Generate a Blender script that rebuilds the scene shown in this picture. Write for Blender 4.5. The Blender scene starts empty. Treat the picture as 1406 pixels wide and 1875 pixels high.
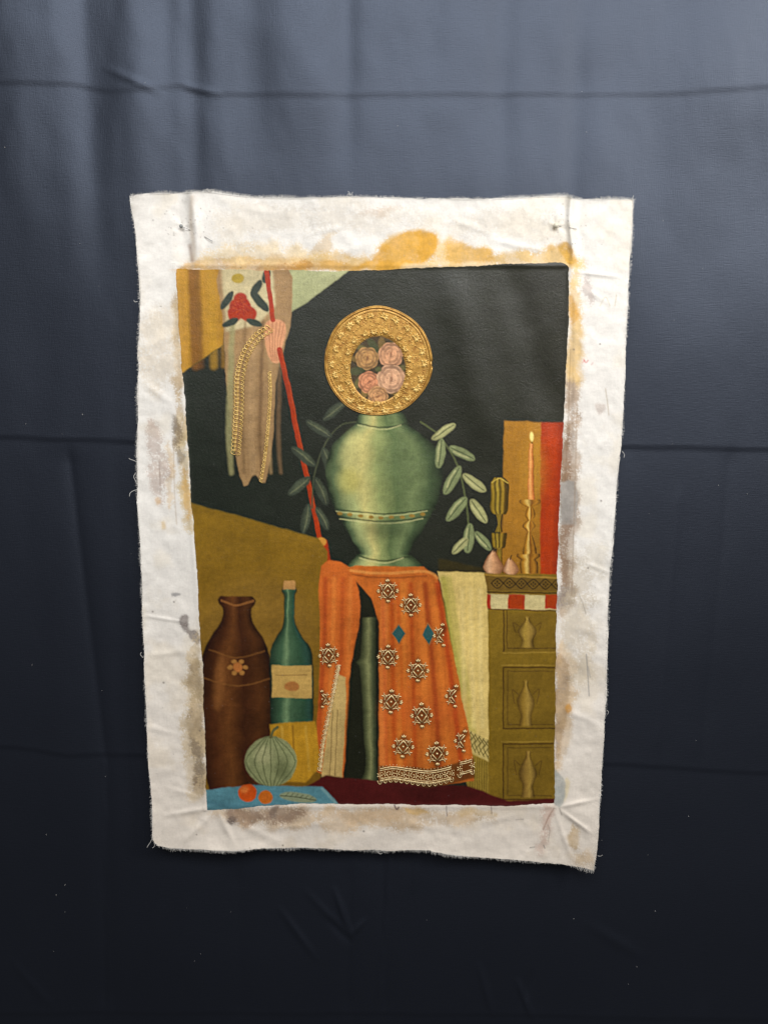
import bpy, bmesh, math, random
import numpy as np
from mathutils import Vector

random.seed(7)
rng = np.random.default_rng(7)
C = bpy.context.scene.collection
R = math.radians

# ------------------------------------------------------------------ camera, world, lamps, exposure
F, CX, CY = 1408.0, 703.0, 937.5          # lens in photograph pixels
TH = R(9.94)                               # camera tilts down on the cloth
D = 1.2376                                 # metres to the cloth
ZC = 1.40                                  # height of the point looked at
CAM = np.array([0.0, -D*math.cos(TH), ZC + D*math.sin(TH)])
FW = np.array([0.0, math.cos(TH), -math.sin(TH)])
UP = np.array([0.0, math.sin(TH), math.cos(TH)])

cd = bpy.data.cameras.new('camera'); cam = bpy.data.objects.new('camera', cd); C.objects.link(cam)
cam.location = CAM.tolist(); cam.rotation_euler = (R(90) - TH, 0, 0)
cd.sensor_fit = 'VERTICAL'; cd.sensor_height = 36; cd.lens = F/1875*36; cd.clip_end = 100; cd.clip_start = .02
bpy.context.scene.camera = cam

w = bpy.data.worlds.new('World'); bpy.context.scene.world = w; w.use_nodes = True
w.node_tree.nodes['Background'].inputs[0].default_value = (1.0, .96, .92, 1)
w.node_tree.nodes['Background'].inputs[1].default_value = .035

def area(name, loc, aim, sx, sy, power, col):
    l = bpy.data.lights.new(name, 'AREA'); l.shape = 'RECTANGLE'; l.size = sx; l.size_y = sy
    l.energy = power; l.color = col
    o = bpy.data.objects.new(name, l); C.objects.link(o); o.location = loc
    o.rotation_euler = (Vector(aim) - Vector(loc)).to_track_quat('-Z', 'Y').to_euler()
    return o
area('ceiling_panel_light', (.12, -2.1, ZC+2.0), (0, 0, ZC-.1), 2.6, 1.1, 84, (.96, .98, 1.0))
area('spot_panel_light', (1.5, -1.25, ZC+1.15), (-.1, 0, ZC-.05), .45, .45, 23, (1.0, .97, .93))
area('warm_fill_light', (.2, -2.4, ZC+.9), (0, 0, ZC-.5), 1.2, .8, 10, (1.0, .86, .74))  # added fill, stands in for warm bounce on the lower canvas

vs = bpy.context.scene.view_settings
vs.view_transform = 'Standard'; vs.look = 'None'; vs.exposure = 0; vs.gamma = 1; vs.use_curve_mapping = False

# ------------------------------------------------------------------ geometry of the hanging plane
def W(px, py, h=0.0):
    """point of the plane lying h metres in front of the wall, at plane coordinates px, py"""
    px = np.asarray(px, float); py = np.asarray(py, float); h = np.asarray(h, float)
    u = (px - CX)/F; v = (CY - py)/F
    dy = FW[1] + v*UP[1]; dz = FW[2] + v*UP[2]
    t = (-h - CAM[1])/dy
    return np.stack([u*t, np.zeros_like(u*t) - h, CAM[2] + dz*t], -1)
def toPix(X, Z):
    dy = -CAM[1]; dz = Z - CAM[2]
    zc = dy*FW[1] + dz*FW[2]; yc = dy*UP[1] + dz*UP[2]
    return CX + F*X/zc, CY - F*yc/zc
H0 = .011
def sheet(px, py, extra=0.0):
    """canvas surface: place on the mean canvas plane, then lift by its relief"""
    return W(px, py, H0 + relief(px, py) + extra)

# ------------------------------------------------------------------ noise
def vn(x, y, seed=0):
    xi = np.floor(x).astype(np.int64); yi = np.floor(y).astype(np.int64)
    fx = x - xi; fy = y - yi
    fx = fx*fx*fx*(fx*(fx*6-15)+10); fy = fy*fy*fy*(fy*(fy*6-15)+10)
    def hsh(a, b):
        n = (a*374761393 + b*668265263 + seed*974634777) & 0xFFFFFFFF
        n = ((n ^ (n >> 13))*1274126177) & 0xFFFFFFFF
        n = (n ^ (n >> 16)) & 0xFFFFFFFF
        return n/4294967295.0*2 - 1
    a = hsh(xi, yi); b = hsh(xi+1, yi); c = hsh(xi, yi+1); d = hsh(xi+1, yi+1)
    return (a*(1-fx)+b*fx)*(1-fy) + (c*(1-fx)+d*fx)*fy
def fbm(x, y, s, seed=0, o=3):
    t = 0; a = 1.0; n = 0
    for k in range(o):
        t = t + a*vn(x/s*2**k + 17.3*k, y/s*2**k - 9.1*k, seed+k); n += a; a *= .5
    return t/n
def gs(d, wd): return np.exp(-(d/wd)**2)
def sst(x, a, b):
    t = np.clip((x-a)/(b-a), 0, 1); return t*t*(3-2*t)
def band(v, a, b, f): return sst(v, a-f, a+f)*(1-sst(v, b-f, b+f))
def dseg(px, py, a, b):
    ax, ay = a; bx, by = b; dx, dy = bx-ax, by-ay
    t = np.clip(((px-ax)*dx+(py-ay)*dy)/(dx*dx+dy*dy), 0, 1)
    return np.hypot(px-ax-t*dx, py-ay-t*dy), t
def dside(px, py, a, b):
    ax, ay = a; bx, by = b; dx, dy = bx-ax, by-ay; L = math.hypot(dx, dy)
    return ((px-ax)*dy-(py-ay)*dx)/L

def relief(px, py):
    px = np.asarray(px, float); py = np.asarray(py, float)
    h = .0016*fbm(px, py, 260, 3, 2) + .0006*fbm(px, py, 70, 5, 3)
    # margins curl off the cloth
    L = np.interp(py, [360, 1550], [245, 278]); Rr = np.interp(py, [365, 1595], [1158, 1092])
    edge = np.exp(-(px-L)/38)*np.interp(py, [360, 430, 700, 900, 1300, 1550], [.030, .022, .008, .006, .010, .014])
    edge = edge + np.exp(-(Rr-px)/36)*np.interp(py, [365, 500, 900, 1200, 1450, 1595], [.002, .001, .001, .005, .009, .018])
    B = np.interp(px, [280, 1090], [1556, 1590])
    edge = edge + np.exp(-(B-py)/34)*(.006 + .004*np.sin(px/63.0+1) + .002*np.sin(px/29.0))
    T = np.interp(px, [240, 1160], [355, 363])
    edge = edge + np.exp(-(py-T)/26)*(.002 + .0018*np.sin(px/41.0))
    h = h + np.clip(edge, 0, .034)
    # margin wrinkles are stronger than those of the painted field
    il = np.interp(py, [492, 680, 920, 1150, 1475], [323, 335, 350, 368, 378])
    ir = np.interp(py, [485, 700, 850, 1050, 1470], [1041, 1035, 1028, 1022, 1015])
    out = np.clip(np.maximum.reduce([il-px, px-ir, 488-py, py-1474]), 0, 30)/30
    h = h + out*(.0022*fbm(px, py, 60, 11, 3) + .0009*fbm(px, py, 22, 12, 2))
    # old tacking line round the painted field
    dl = np.minimum.reduce([np.abs(px-il+2)+500*((py < 480) | (py > 1485)), np.abs(px-ir-2)+500*((py < 480) | (py > 1480)),
                            np.abs(py-486)+500*((px < 318) | (px > 1045)), np.abs(py-1477)+500*((px < 372) | (px > 1020))])
    h = h + .0011*gs(dl, 5)
    # soft standing folds at the top corners
    xw = 356 + 5*np.sin(py/31.0)
    h = h + .006*gs(px-xw, 9)*(1-sst(py, 440, 495)) - .003*gs(px-xw+24, 13)*(1-sst(py, 440, 500))
    xw = 1046 + 3*np.sin(py/23.0)
    h = h + .0055*gs(px-xw, 6)*(1-sst(py, 430, 560)) - .0022*gs(px-xw-16, 9)*(1-sst(py, 430, 560))
    h = h + .0018*gs(px-1052, 5)*band(py, 520, 860, 60)
    # puckers round the pins
    for (cx, cy) in ((335, 413), (1018, 413)):
        r = np.hypot(px-cx, py-cy); a = np.arctan2(py-cy, px-cx)
        h = h + .0006*np.cos(5*a+1)*np.exp(-r/28)*sst(r, 2, 10) - .0012*np.exp(-(r/11)**2)
    # straight wrinkles
    for a, b, wd, am in (((385, 1480), (296, 1494), 5, .002), ((392, 1488), (330, 1548), 6, .0022), ((400, 1488), (432, 1552), 6, .0018),
                         ((372, 1462), (300, 1440), 5, .001), ((420, 1500), (520, 1545), 7, .0013), ((455, 1520), (640, 1505), 5, .0008),
                         ((1024, 1478), (1098, 1462), 4, .002), ((1026, 1484), (1088, 1530), 4, .0022), ((1016, 1486), (1046, 1575), 5, .0016),
                         ((1000, 1492), (975, 1570), 6, .0012), ((1052, 498), (1142, 508), 4, .0014), ((1056, 520), (1120, 560), 6, .0010),
                         ((268, 1128), (345, 1140), 3.5, .0014), ((266, 1200), (350, 1192), 6, .0012), ((1070, 1030), (1122, 1052), 4, .0010),
                         ((270, 1330), (345, 1352), 6, .0011), ((258, 640), (330, 610), 8, .0015), ((262, 700), (322, 745), 7, .0013),
                         ((560, 430), (640, 412), 6, .0012), ((600, 470), (690, 440), 8, .0011), ((820, 400), (905, 430), 7, .0012),
                         ((900, 440), (1010, 462), 6, .0014), ((430, 380), (560, 398), 7, .0009), ((1035, 1300), (1102, 1330), 6, .0012),
                         ((1030, 1140), (1100, 1165), 8, .0011), ((700, 1500), (860, 1528), 7, .0010), ((870, 1510), (960, 1490), 6, .0009)):
        d, t = dseg(px, py, a, b)
        h = h + am*gs(d, wd)*np.sin(np.pi*np.clip(t*.9+.1, 0, 1))
    # broad slack of the painted field towards the top right
    h = h + .0044*gs(dside(px, py, (820, 480), (905, 860)), 34)*band(py, 500, 800, 80)*(1-out)
    h = h - .0034*gs(dside(px, py, (930, 480), (1010, 760)), 30)*band(py, 490, 760, 60)*(1-out)
    return h

# ------------------------------------------------------------------ raster for paint and stains (plane coordinates)
OX, OY, RW, RH = 225, 335, 950, 1275
YY, XX = np.mgrid[0:RH, 0:RW].astype(np.float32)
XX = XX + OX; YY = YY + OY
def lin(c):
    c = np.asarray(c, float)/255.0
    return np.where(c <= .04045, c/12.92, ((c+.055)/1.055)**2.4)
def blur(a, r):
    if r < .6: return a
    k = np.arange(-int(r*2.5)-1, int(r*2.5)+2); g = np.exp(-(k/r)**2/1.0); g /= g.sum()
    n = len(k)//2
    p = np.pad(a, n, mode='edge')
    t = sum(g[i]*p[:, i:i+a.shape[1]] for i in range(len(k)))
    return sum(g[i]*t[i:i+a.shape[0], :] for i in range(len(k)))
def smooth(pts, n=6, closed=True):
    P = np.array(pts, float); m = len(P); out = []
    rngi = range(m) if closed else range(m-1)
    for i in rngi:
        if closed: p0, p1, p2, p3 = P[i-1], P[i], P[(i+1) % m], P[(i+2) % m]
        else: p0, p1, p2, p3 = P[max(i-1, 0)], P[i], P[i+1], P[min(i+2, m-1)]
        for k in range(n):
            t = k/n
            out.append(.5*((2*p1)+(-p0+p2)*t+(2*p0-5*p1+4*p2-p3)*t*t+(-p0+3*p1-3*p2+p3)*t**3))
    if not closed: out.append(P[-1])
    return np.array(out)
class Img:
    def __init__(s, base): s.a = np.zeros((RH, RW, 3), np.float32) + lin(base).astype(np.float32)
    def win(s, x0, y0, x1, y1, pad):
        i0 = max(int(x0-OX-pad), 0); i1 = min(int(x1-OX+pad)+2, RW); j0 = max(int(y0-OY-pad), 0); j1 = min(int(y1-OY+pad)+2, RH)
        return j0, j1, i0, i1
    def blend(s, wn, m, col, var=.10, ang=None, seed=1):
        j0, j1, i0, i1 = wn
        if j1 <= j0 or i1 <= i0: return
        X, Y = XX[j0:j1, i0:i1], YY[j0:j1, i0:i1]
        c = col if isinstance(col, np.ndarray) and col.ndim == 3 else np.zeros((j1-j0, i1-i0, 3)) + lin(col)
        if var:
            if ang is None: n = fbm(X, Y, 34, seed, 3)*.9 + .4*fbm(X, Y, 5, seed+9, 2)
            else:
                ca, sa = math.cos(ang), math.sin(ang)
                n = fbm((X*ca+Y*sa)/7, (-X*sa+Y*ca), 7, seed, 3) + .5*fbm(X, Y, 60, seed+5, 2)
            c = c*(1+var*n*1.6)[..., None]
        m = m[..., None]
        s.a[j0:j1, i0:i1] = s.a[j0:j1, i0:i1]*(1-m) + c*m
    def mask(s, P, soft, wob=0):
        P = np.asarray(P, float)
        wn = s.win(P[:, 0].min(), P[:, 1].min(), P[:, 0].max(), P[:, 1].max(), soft*3+3+wob*2)
        j0, j1, i0, i1 = wn; acc = 0
        X0, Y0 = XX[j0:j1, i0:i1], YY[j0:j1, i0:i1]
        if wob:
            X0 = X0 + wob*fbm(X0, Y0, 24, 31, 3); Y0 = Y0 + wob*fbm(X0, Y0, 24, 37, 3)
        for ox, oy in ((-.25, -.12), (.12, -.25), (-.12, .25), (.25, .12)):
            X, Y = X0+ox, Y0+oy
            ins = np.zeros(X.shape, bool)
            for k in range(len(P)):
                x1, y1 = P[k-1]; x2, y2 = P[k]
                if y1 == y2: continue
                c = ((y1 > Y) != (y2 > Y)); ins ^= c & (X < (x2-x1)*(Y-y1)/(y2-y1)+x1)
            acc = acc + ins
        return wn, blur(acc/4.0, soft)
    def poly(s, P, col, soft=1.0, al=1.0, var=.10, ang=None, sm=0, seed=1, wob=1.2):
        if sm: P = smooth(P, sm)
        wn, m = s.mask(P, soft, wob); s.blend(wn, m*al, col, var, ang, seed)
    def ell(s, cx, cy, rx, ry, col, rot=0, **k):
        t = np.linspace(0, 2*math.pi, 28, endpoint=False); c, n = math.cos(rot), math.sin(rot)
        s.poly(np.stack([cx+rx*np.cos(t)*c-ry*np.sin(t)*n, cy+rx*np.cos(t)*n+ry*np.sin(t)*c], -1), col, **k)
    def stroke(s, P, wd, col, soft=.8, al=1.0, sm=5, taper=0, var=.08, seed=1):
        if sm and len(P) > 2: P = smooth(P, sm, False)
        P = np.asarray(P, float)
        wn = s.win(P[:, 0].min(), P[:, 1].min(), P[:, 0].max(), P[:, 1].max(), wd+soft*3+2)
        j0, j1, i0, i1 = wn
        if j1 <= j0 or i1 <= i0: return
        X, Y = XX[j0:j1, i0:i1], YY[j0:j1, i0:i1]; best = np.full(X.shape, -99.0)
        n = len(P)-1
        for k in range(n):
            d, t = dseg(X, Y, P[k], P[k+1]); q = (k+t)/n
            ww = wd/2*(1 - taper*np.abs(2*q-1)**2) if taper else wd/2
            best = np.maximum(best, ww-d)
        m = sst(best, -soft, soft)
        s.blend(wn, m*al, col, var, None, seed)
    def lathe(s, prof, ramp, soft=.8, var=.07, seed=1, bend=0, al=1.0):
        """a turned form: prof rows (y, left, right); ramp rows (u -1..1, colour) painted from side to side"""
        pr = np.array(prof, float); ys = np.linspace(pr[0, 0], pr[-1, 0], 50)
        def ip(c):
            t = smooth(np.stack([pr[:, 0], pr[:, c]], -1), 8, False); return np.interp(ys, t[:, 0], t[:, 1])
        l, r = ip(1), ip(2)
        P = np.concatenate([np.stack([l, ys], -1), np.stack([r, ys], -1)[::-1]])
        wn, m = s.mask(P, soft, .8); j0, j1, i0, i1 = wn
        X, Y = XX[j0:j1, i0:i1], YY[j0:j1, i0:i1]
        ll = np.interp(Y, ys, l); rr = np.interp(Y, ys, r)
        u = (X-(ll+rr)/2)/np.maximum((rr-ll)/2, 1) + bend*np.sin((Y-ys[0])/(ys[-1]-ys[0])*math.pi) + .08*fbm(X, Y, 26, seed+3, 2)
        us = [q[0] for q in ramp]; cs = np.array([lin(q[1]) for q in ramp])
        c = np.stack([np.interp(u, us, cs[:, k]) for k in range(3)], -1)
        s.blend(wn, m*al, c, var, None, seed)
    def grade(s, P, c2, direction, soft=6, al=1.0, sm=0):
        """paint c2 over a shape, growing along a direction (a painter's blend)"""
        if sm: P = smooth(P, sm)
        wn, m = s.mask(P, 1.2, 1.0); j0, j1, i0, i1 = wn; P = np.asarray(P)
        X, Y = XX[j0:j1, i0:i1], YY[j0:j1, i0:i1]; q = X*direction[0]+Y*direction[1]; qq = P[:, 0]*direction[0]+P[:, 1]*direction[1]
        g = np.clip((q-qq.min())/(qq.max()-qq.min()), 0, 1) + .08*fbm(X, Y, 40, 71, 3)
        s.blend(wn, m*np.clip(g, 0, 1)*al, c2, .06)
    def pts(s, px, py):
        x = np.clip(px-OX, 0, RW-1.001); y = np.clip(py-OY, 0, RH-1.001)
        i = x.astype(int); j = y.astype(int); fx = (x-i)[..., None]; fy = (y-j)[..., None]; a = s.a
        return (a[j, i]*(1-fx)+a[j, i+1]*fx)*(1-fy)+(a[j+1, i]*(1-fx)+a[j+1, i+1]*fx)*fy

# ------------------------------------------------------------------ outlines (plane coordinates)
C_TOP = [(238,360),(262,356),(300,354),(340,352),(378,351),(392,352),(420,356),(470,361),(545,363),(620,360),(700,361),(800,364),(905,364),(985,360),(1035,359),(1050,363),(1080,365),(1120,364),(1159,365)]
C_LEFT = [(238,360),(243,395),(250,440),(254,490),(257,540),(255,600),(253,680),(252,760),(252,840),(252,920),(256,980),(259,1040),(261,1100),(263,1160),(265,1220),(268,1280),(270,1340),(273,1400),(277,1460),(280,1515),(281,1538),(290,1549)]
C_RIGHT = [(1159,365),(1157,430),(1153,490),(1149,560),(1145,640),(1143,720),(1138,800),(1131,860),(1127,930),(1121,1000),(1115,1070),(1112,1140),(1110,1220),(1108,1300),(1104,1370),(1100,1430),(1096,1490),(1092,1550),(1087,1595)]
C_BOT = [(290,1549),(312,1553),(360,1556),(420,1558),(480,1554),(560,1553),(640,1556),(700,1558),(778,1558),(796,1562),(840,1567),(900,1572),(960,1577),(1010,1580),(1040,1584),(1087,1595)]
P_TOP = [(324,496),(332,492),(400,494),(480,495),(560,495),(640,496),(720,492),(800,489),(880,486),(960,483),(1015,481),(1033,482),(1041,490)]
P_LEFT = [(324,496),(326,560),(331,640),(337,700),(342,770),(346,830),(350,890),(354,960),(359,1030),(364,1100),(368,1160),(372,1230),(374,1300),(377,1380),(378,1440),(380,1483)]
P_RIGHT = [(1041,490),(1041,560),(1038,640),(1034,720),(1030,790),(1026,870),(1023,960),(1020,1050),(1018,1120),(1017,1200),(1015,1300),(1014,1400),(1014,1470)]
P_BOT = [(380,1483),(430,1480),(480,1475),(540,1472),(600,1472),(640,1474),(700,1473),(760,1473),(830,1474),(900,1475),(960,1474),(1014,1470)]
def arc(P, n):
    P = smooth(P, 8, False); d = np.concatenate([[0], np.cumsum(np.hypot(*np.diff(P, axis=0).T))]); d /= d[-1]
    t = np.linspace(0, 1, n); return np.stack([np.interp(t, d, P[:, 0]), np.interp(t, d, P[:, 1])], -1)
def coons(T, B, L, Rr, nx, ny, jag=0, seed=0):
    T, B, L, Rr = arc(T, nx), arc(B, nx), arc(L, ny), arc(Rr, ny)
    if jag:
        def jg(P, ax, sd):
            k = np.arange(len(P)); s = P[:, 1-ax]; fade = np.minimum(1, np.minimum(k, k[::-1])/6)
            P[:, ax] += jag*fade*(fbm(s, s*0, 40, sd, 3)*1.6 + .5*fbm(s, s*0+5, 5, sd+5, 2))
        jg(T, 1, seed); jg(B, 1, seed+1); jg(L, 0, seed+2); jg(Rr, 0, seed+3)
    u = np.linspace(0, 1, nx)[None, :, None]; v = np.linspace(0, 1, ny)[:, None, None]
    return ((1-v)*T[None]+v*B[None]+(1-u)*L[:, None]+u*Rr[:, None]
            - (1-u)*(1-v)*T[0]-u*(1-v)*T[-1]-(1-u)*v*B[0]-u*v*B[-1])

# ------------------------------------------------------------------ the painted picture: a plain still life of cloths, vase and cabinet
im = Img((31, 36, 30))
A = [(300,450),(1080,450),(1080,1500),(300,1500)]
im.grade(A, (41, 41, 32), (1, -.3), al=.9)
im.grade(A, (27, 37, 32), (-1, 0), al=.55)
# ochre curtain and pale drapes in the top left corner
im.poly([(300,470),(411,470),(411,585),(409,632),(336,682),(310,690)], (182,134,40), ang=R(90), var=.07)
for x, wd, c, a in ((352,16,(124,80,30),.85),(362,9,(108,68,28),.7),(335,8,(196,146,60),.5),(385,14,(192,146,40),.5),(402,7,(156,114,34),.6)):
    im.stroke([(x,480),(x+3,560),(x+7,670)], wd, c, 5, a)
im.poly([(510,480),(645,490),(600,525),(560,556),(528,574),(516,520)], (164,168,126), var=.06, soft=1.4)
im.grade([(510,480),(645,490),(600,525),(528,574)], (188,190,148), (.6,-.6), al=.6)
# tan curtain fall with a flowered head, gold edging is laid over it later
im.poly([(404,480),(522,482),(534,575),(520,640),(506,700),(500,800),(486,884),(466,868),(446,890),(428,812),(414,700),(410,600)], (160,128,90), soft=1.3, sm=3, ang=R(90), var=.08)
im.poly([(404,478),(498,480),(504,560),(470,596),(414,606)], (204,190,152), soft=3, var=.06)
for x, wd, c, a in ((422,12,(150,146,104),.8),(446,6,(118,92,62),.7),(462,14,(172,140,102),.7),(478,7,(112,84,56),.75),(494,7,(176,146,104),.6),(512,8,(128,100,72),.6)):
    im.stroke([(x+4,590),(x,700),(x-2,800),(x+2,866)], wd, c, 3.5, a, taper=.3)
for cx, cy, r in ((440,562,21),(430,576,15),(454,574,16),(441,545,12)): im.ell(cx, cy, r, r*.86, (166,50,16), soft=1.6, var=.10, wob=3)
for k in range(9): im.stroke([(441+5*math.cos(k*.7),562+4*math.sin(k*.7)),(441+17*math.cos(k*.7+.5),562+14*math.sin(k*.7+.5))], 3, (146,30,26), 1.4, .6)
for k in range(6): im.stroke([(438+8*math.cos(k*1.1),560+8*math.sin(k*1.1)),(438+13*math.cos(k*1.1+.8),560+12*math.sin(k*1.1+.8))], 2.2, (186,78,32), 1.2, .6)
for (x, y, rx, ry, ro) in ((476,552,8,24,-.7),(416,550,7,20,.6),(470,528,7,18,.5),(422,590,6,16,1.2),(466,590,6,16,-1.2),(436,510,12,9,0),(488,506,7,14,.3)):
    im.ell(x, y, rx, ry, (50,60,52) if ry > 12 else (176,150,56), rot=ro, soft=1.3, var=.12)
# peach sash gathered on the fall, with a red cord and tassel
im.poly([(488,590),(504,584),(520,590),(524,612),(516,640),(512,664),(498,662),(488,640),(484,610)], (214,154,116), sm=4, soft=1.3, var=.07)
for k in range(5): im.stroke([(492+k*7,590),(494+k*5,625),(498+k*3,660)], 1.6, (156,92,64), 1.1, .55)
im.stroke([(486,480),(494,540),(500,586)], 8.5, (166,54,14), .9, 1)
im.stroke([(512,640),(530,720),(548,810),(566,890),(580,960),(588,1000)], 9, (164,52,14), .9, 1)
im.stroke([(515,640),(533,720),(551,810),(569,890),(583,960)], 2, (190,78,30), 1, .5)
im.poly([(580,990),(598,988),(612,1060),(618,1130),(604,1134),(592,1120),(586,1060)], (154,48,16), soft=1.2, ang=R(80), var=.16)
im.ell(588,992,9,8,(198,140,58), soft=1.2)
# dark leaves hanging from the vase on its left
im.stroke([(664,772),(626,778),(596,812),(576,868),(572,930)], 3, (70,76,56), 1.1, .9)
for (x, y, rx, ry, ro) in ((612,752,8,28,.9),(584,786,8,28,-1.0),(600,846,9,28,-.3),(556,836,9,28,-.9),(588,900,9,28,-.4),(548,890,9,26,.9),(560,950,8,28,.2),(590,950,8,24,-.5)):
    im.ell(x, y, rx, ry, (58,66,56), rot=ro, soft=1.3, var=.18); im.ell(x+rx*.2, y-2, rx*.5, ry*.75, (84,92,72), rot=ro, soft=3, al=.6)
    c, s = math.cos(ro), math.sin(ro)
    im.stroke([(x+s*ry*.85, y-c*ry*.85),(x+2,y),(x-s*ry*.85, y+c*ry*.85)], 2, (120,124,96), 1.3, .75, taper=.8)
    for q in (-.5, 0, .5): im.stroke([(x-s*ry*q,y+c*ry*q),(x-s*ry*(q-.25)+c*rx*.7,y+c*ry*(q-.25)+s*rx*.7)], 1.5, (84,94,74), 1.2, .6)
# ochre wall at the lower left
im.poly([(340,915),(354,922),(450,948),(582,986),(600,1010),(592,1200),(585,1460),(360,1490),(350,1100)], (132,101,27), soft=1.3, var=.09)
im.grade([(340,915),(582,986),(600,1010),(592,1200),(585,1460),(360,1490)], (114,81,25), (.2,1), al=.8)
im.ell(470,1150,110,90,(144,110,52), soft=24, al=.4)
# cabinet and standing cloths at the right
im.poly([(803,1022),(884,1040),(893,1056),(803,1050)], (52,46,22), soft=2)
im.poly([(922,771),(992,773),(992,1056),(900,1056),(920,960)], (172,120,37), soft=1.5, ang=R(90), var=.05)
im.grade([(925,771),(992,773),(992,1056),(912,1056)], (146,101,33), (.2,1), al=.7)
im.poly([(990,773),(1046,774),(1040,1054),(988,1056)], (170,56,12), soft=1.6, ang=R(90), var=.06)
im.stroke([(1028,780),(1018,1050)], 12, (148,44,12), 5, .7)
im.poly([(800,1046),(893,1050),(900,1460),(862,1445),(852,1330),(835,1230),(818,1120)], (220,194,122), soft=1.3, ang=R(90), var=.06)
for x0, x1, c in ((812,856,(158,154,60)),(822,866,(190,176,94))): im.stroke([(x0,1060),(x0+14,1160),(x0+34,1270),(x1,1345)], 12, c, 4, .7)
for x in (846,862,878): im.stroke([(x,1080),(x+2,1220),(x+5,1330)], 7, (234,212,148), 5, .5)
im.poly([(852,1334),(897,1356),(897,1396),(856,1378)], (194,174,110), soft=1)
for k in range(6):
    x = 853+k*8; im.stroke([(x,1338+k*4),(x+10,1352+k*4),(x,1366+k*4)], 1.8, (92,82,38), .8, .8, sm=0); im.stroke([(x+9,1340+k*4),(x,1354+k*4),(x+9,1374+k*4)], 1.8, (92,82,38), .8, .8, sm=0)
im.poly([(858,1378),(897,1396),(897,1470),(858,1448),(850,1420)], (150,125,50), soft=1.2, ang=R(90))
for k in range(9): im.stroke([(860+k*4.4,1382+k*2),(860+k*4.3,1445+k*2)], 1.5, (98,80,30), .9, .7)
im.poly([(893,1050),(1030,1052),(1022,1480),(895,1466)], (134,107,33), soft=1.2, var=.07)
im.grade([(893,1050),(1030,1052),(1022,1480),(895,1466)], (108,85,25), (.5,.2), al=.5)
im.poly([(886,1050),(1022,1056),(1022,1083),(892,1082)], (112,86,33), soft=1)
im.stroke([(888,1053),(1022,1058)], 3.5, (166,130,54), 1, .9); im.stroke([(892,1084),(1022,1086)], 2.4, (62,42,20), .9, .9)
for k in range(6):
    x = 899+k*22; y = 1068+k*.4
    for p in ([(x,y),(x+11,y-9),(x+22,y)],[(x,y),(x+11,y+9),(x+22,y)]): im.stroke(p, 2, (46,32,16), .8, .85)
    for dx, dy in ((0,-3.4),(0,3.4),(-3.6,0),(3.6,0)): im.ell(x+11+dx, y+dy, 1.7, 1.7, (50,34,16), soft=.8, var=0, wob=0)
im.poly([(893,1088),(1022,1090),(1022,1117),(893,1114)], (202,187,138), soft=.9)
for x0, x1 in ((892,899),(930,960),(998,1024)): im.poly([(x0,1088),(x1,1089),(x1,1116),(x0,1114)], (166,58,12), soft=1)
im.stroke([(893,1115),(1022,1119)], 2, (78,56,26), .9, .8)
for (y0, y1, x1) in ((1122,1193,1018),(1222,1334,1015),(1362,1464,1012)):
    q = [(922,y0),(x1,y0),(x1-1,y1),(922,y1)]
    im.poly(q, (118,93,31), soft=2, al=.8)
    if y0 < 1150: im.stroke([(922,1117),(922,y1)], 2.6, (72,50,20), 1, .85); im.stroke([(928,1117),(928,y1-6),(x1,y1-6)], 2, (80,58,24), 1, .75, sm=0); im.stroke([(922,y1+3),(x1,y1+1)], 2.6, (156,127,52), 1.2, .8)
    else:
        im.stroke([(x1,y0),(921,y0),(921,y1),(x1,y1)], 2.6, (72,50,20), 1, .85, sm=0); im.stroke([(x1-3,y0+7),(929,y0+7),(929,y1-7),(x1-3,y1-7)], 1.8, (84,62,26), 1, .7, sm=0)
        im.stroke([(918,y0-4),(x1,y0-4)], 2.2, (162,132,56), 1.2, .7)
for cx, y0, y1, w0, tone in ((965,1130,1186,17,(170,140,62)),(962,1246,1330,16,(146,116,46)),(966,1376,1460,16,(146,116,54))):   # carved jars in the panels
    h = y1-y0
    im.lathe([(y0,cx-5,cx+5),(y0+h*.12,cx-4,cx+4),(y0+h*.45,cx-w0,cx+w0),(y0+h*.75,cx-w0*.6,cx+w0*.6),(y1,cx-w0*.8,cx+w0*.8)],
             [(-1,(82,60,24)),(-.3,tone),(.3,(164,134,64)),(1,(76,56,24))], soft=1.8)
    for s in (-1, 1): im.stroke([(cx+s*w0*.9,y0+h*.3),(cx+s*(w0+9),y0+h*.2),(cx+s*(w0+4),y0+h*.5)], 2, (88,64,26), 1.2, .7)
# candle in a turned holder, gilt lidded cup, two pale pears on the cabinet
GR = [(-1,(74,44,14)),(-.55,(186,132,42)),(-.2,(226,190,106)),(.15,(126,80,24)),(.6,(172,118,38)),(1,(70,44,16))]
im.ell(973,862,22,58,(186,136,50), soft=14, al=.5)
im.lathe([(812,969,976),(860,967,977),(915,966,979)], [(-1,(190,108,50)),(-.3,(236,170,100)),(.5,(200,116,56)),(1,(118,66,30))])
im.stroke([(973,811),(973,803)], 1.6, (50,30,18), .7); im.ell(973,799,3.6,9,(246,222,138), soft=1.2, var=0, wob=0)
for y0, pr in ((915,[(0,952,987),(4,950,989),(9,956,983),(13,966,973)]),(928,[(0,967,973),(8,963,977),(17,962,978),(25,967,973)]),(953,[(0,968,972),(7,958,979),(12,957,980),(17,963,975),(23,967,971)]),(974,[(0,966,971),(14,961,977),(30,957,981),(40,956,982)]),(1014,[(0,946,987),(5,945,988),(10,953,981),(16,951,984),(36,953,984)])):
    im.lathe([(y0+q[0],q[1],q[2]) for q in pr], GR)
G2 = [(-1,(60,48,14)),(-.7,(156,128,38)),(-.45,(80,66,20)),(-.2,(172,146,54)),(.05,(76,62,20)),(.35,(164,132,42)),(.6,(84,64,18)),(1,(60,46,14))]
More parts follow.
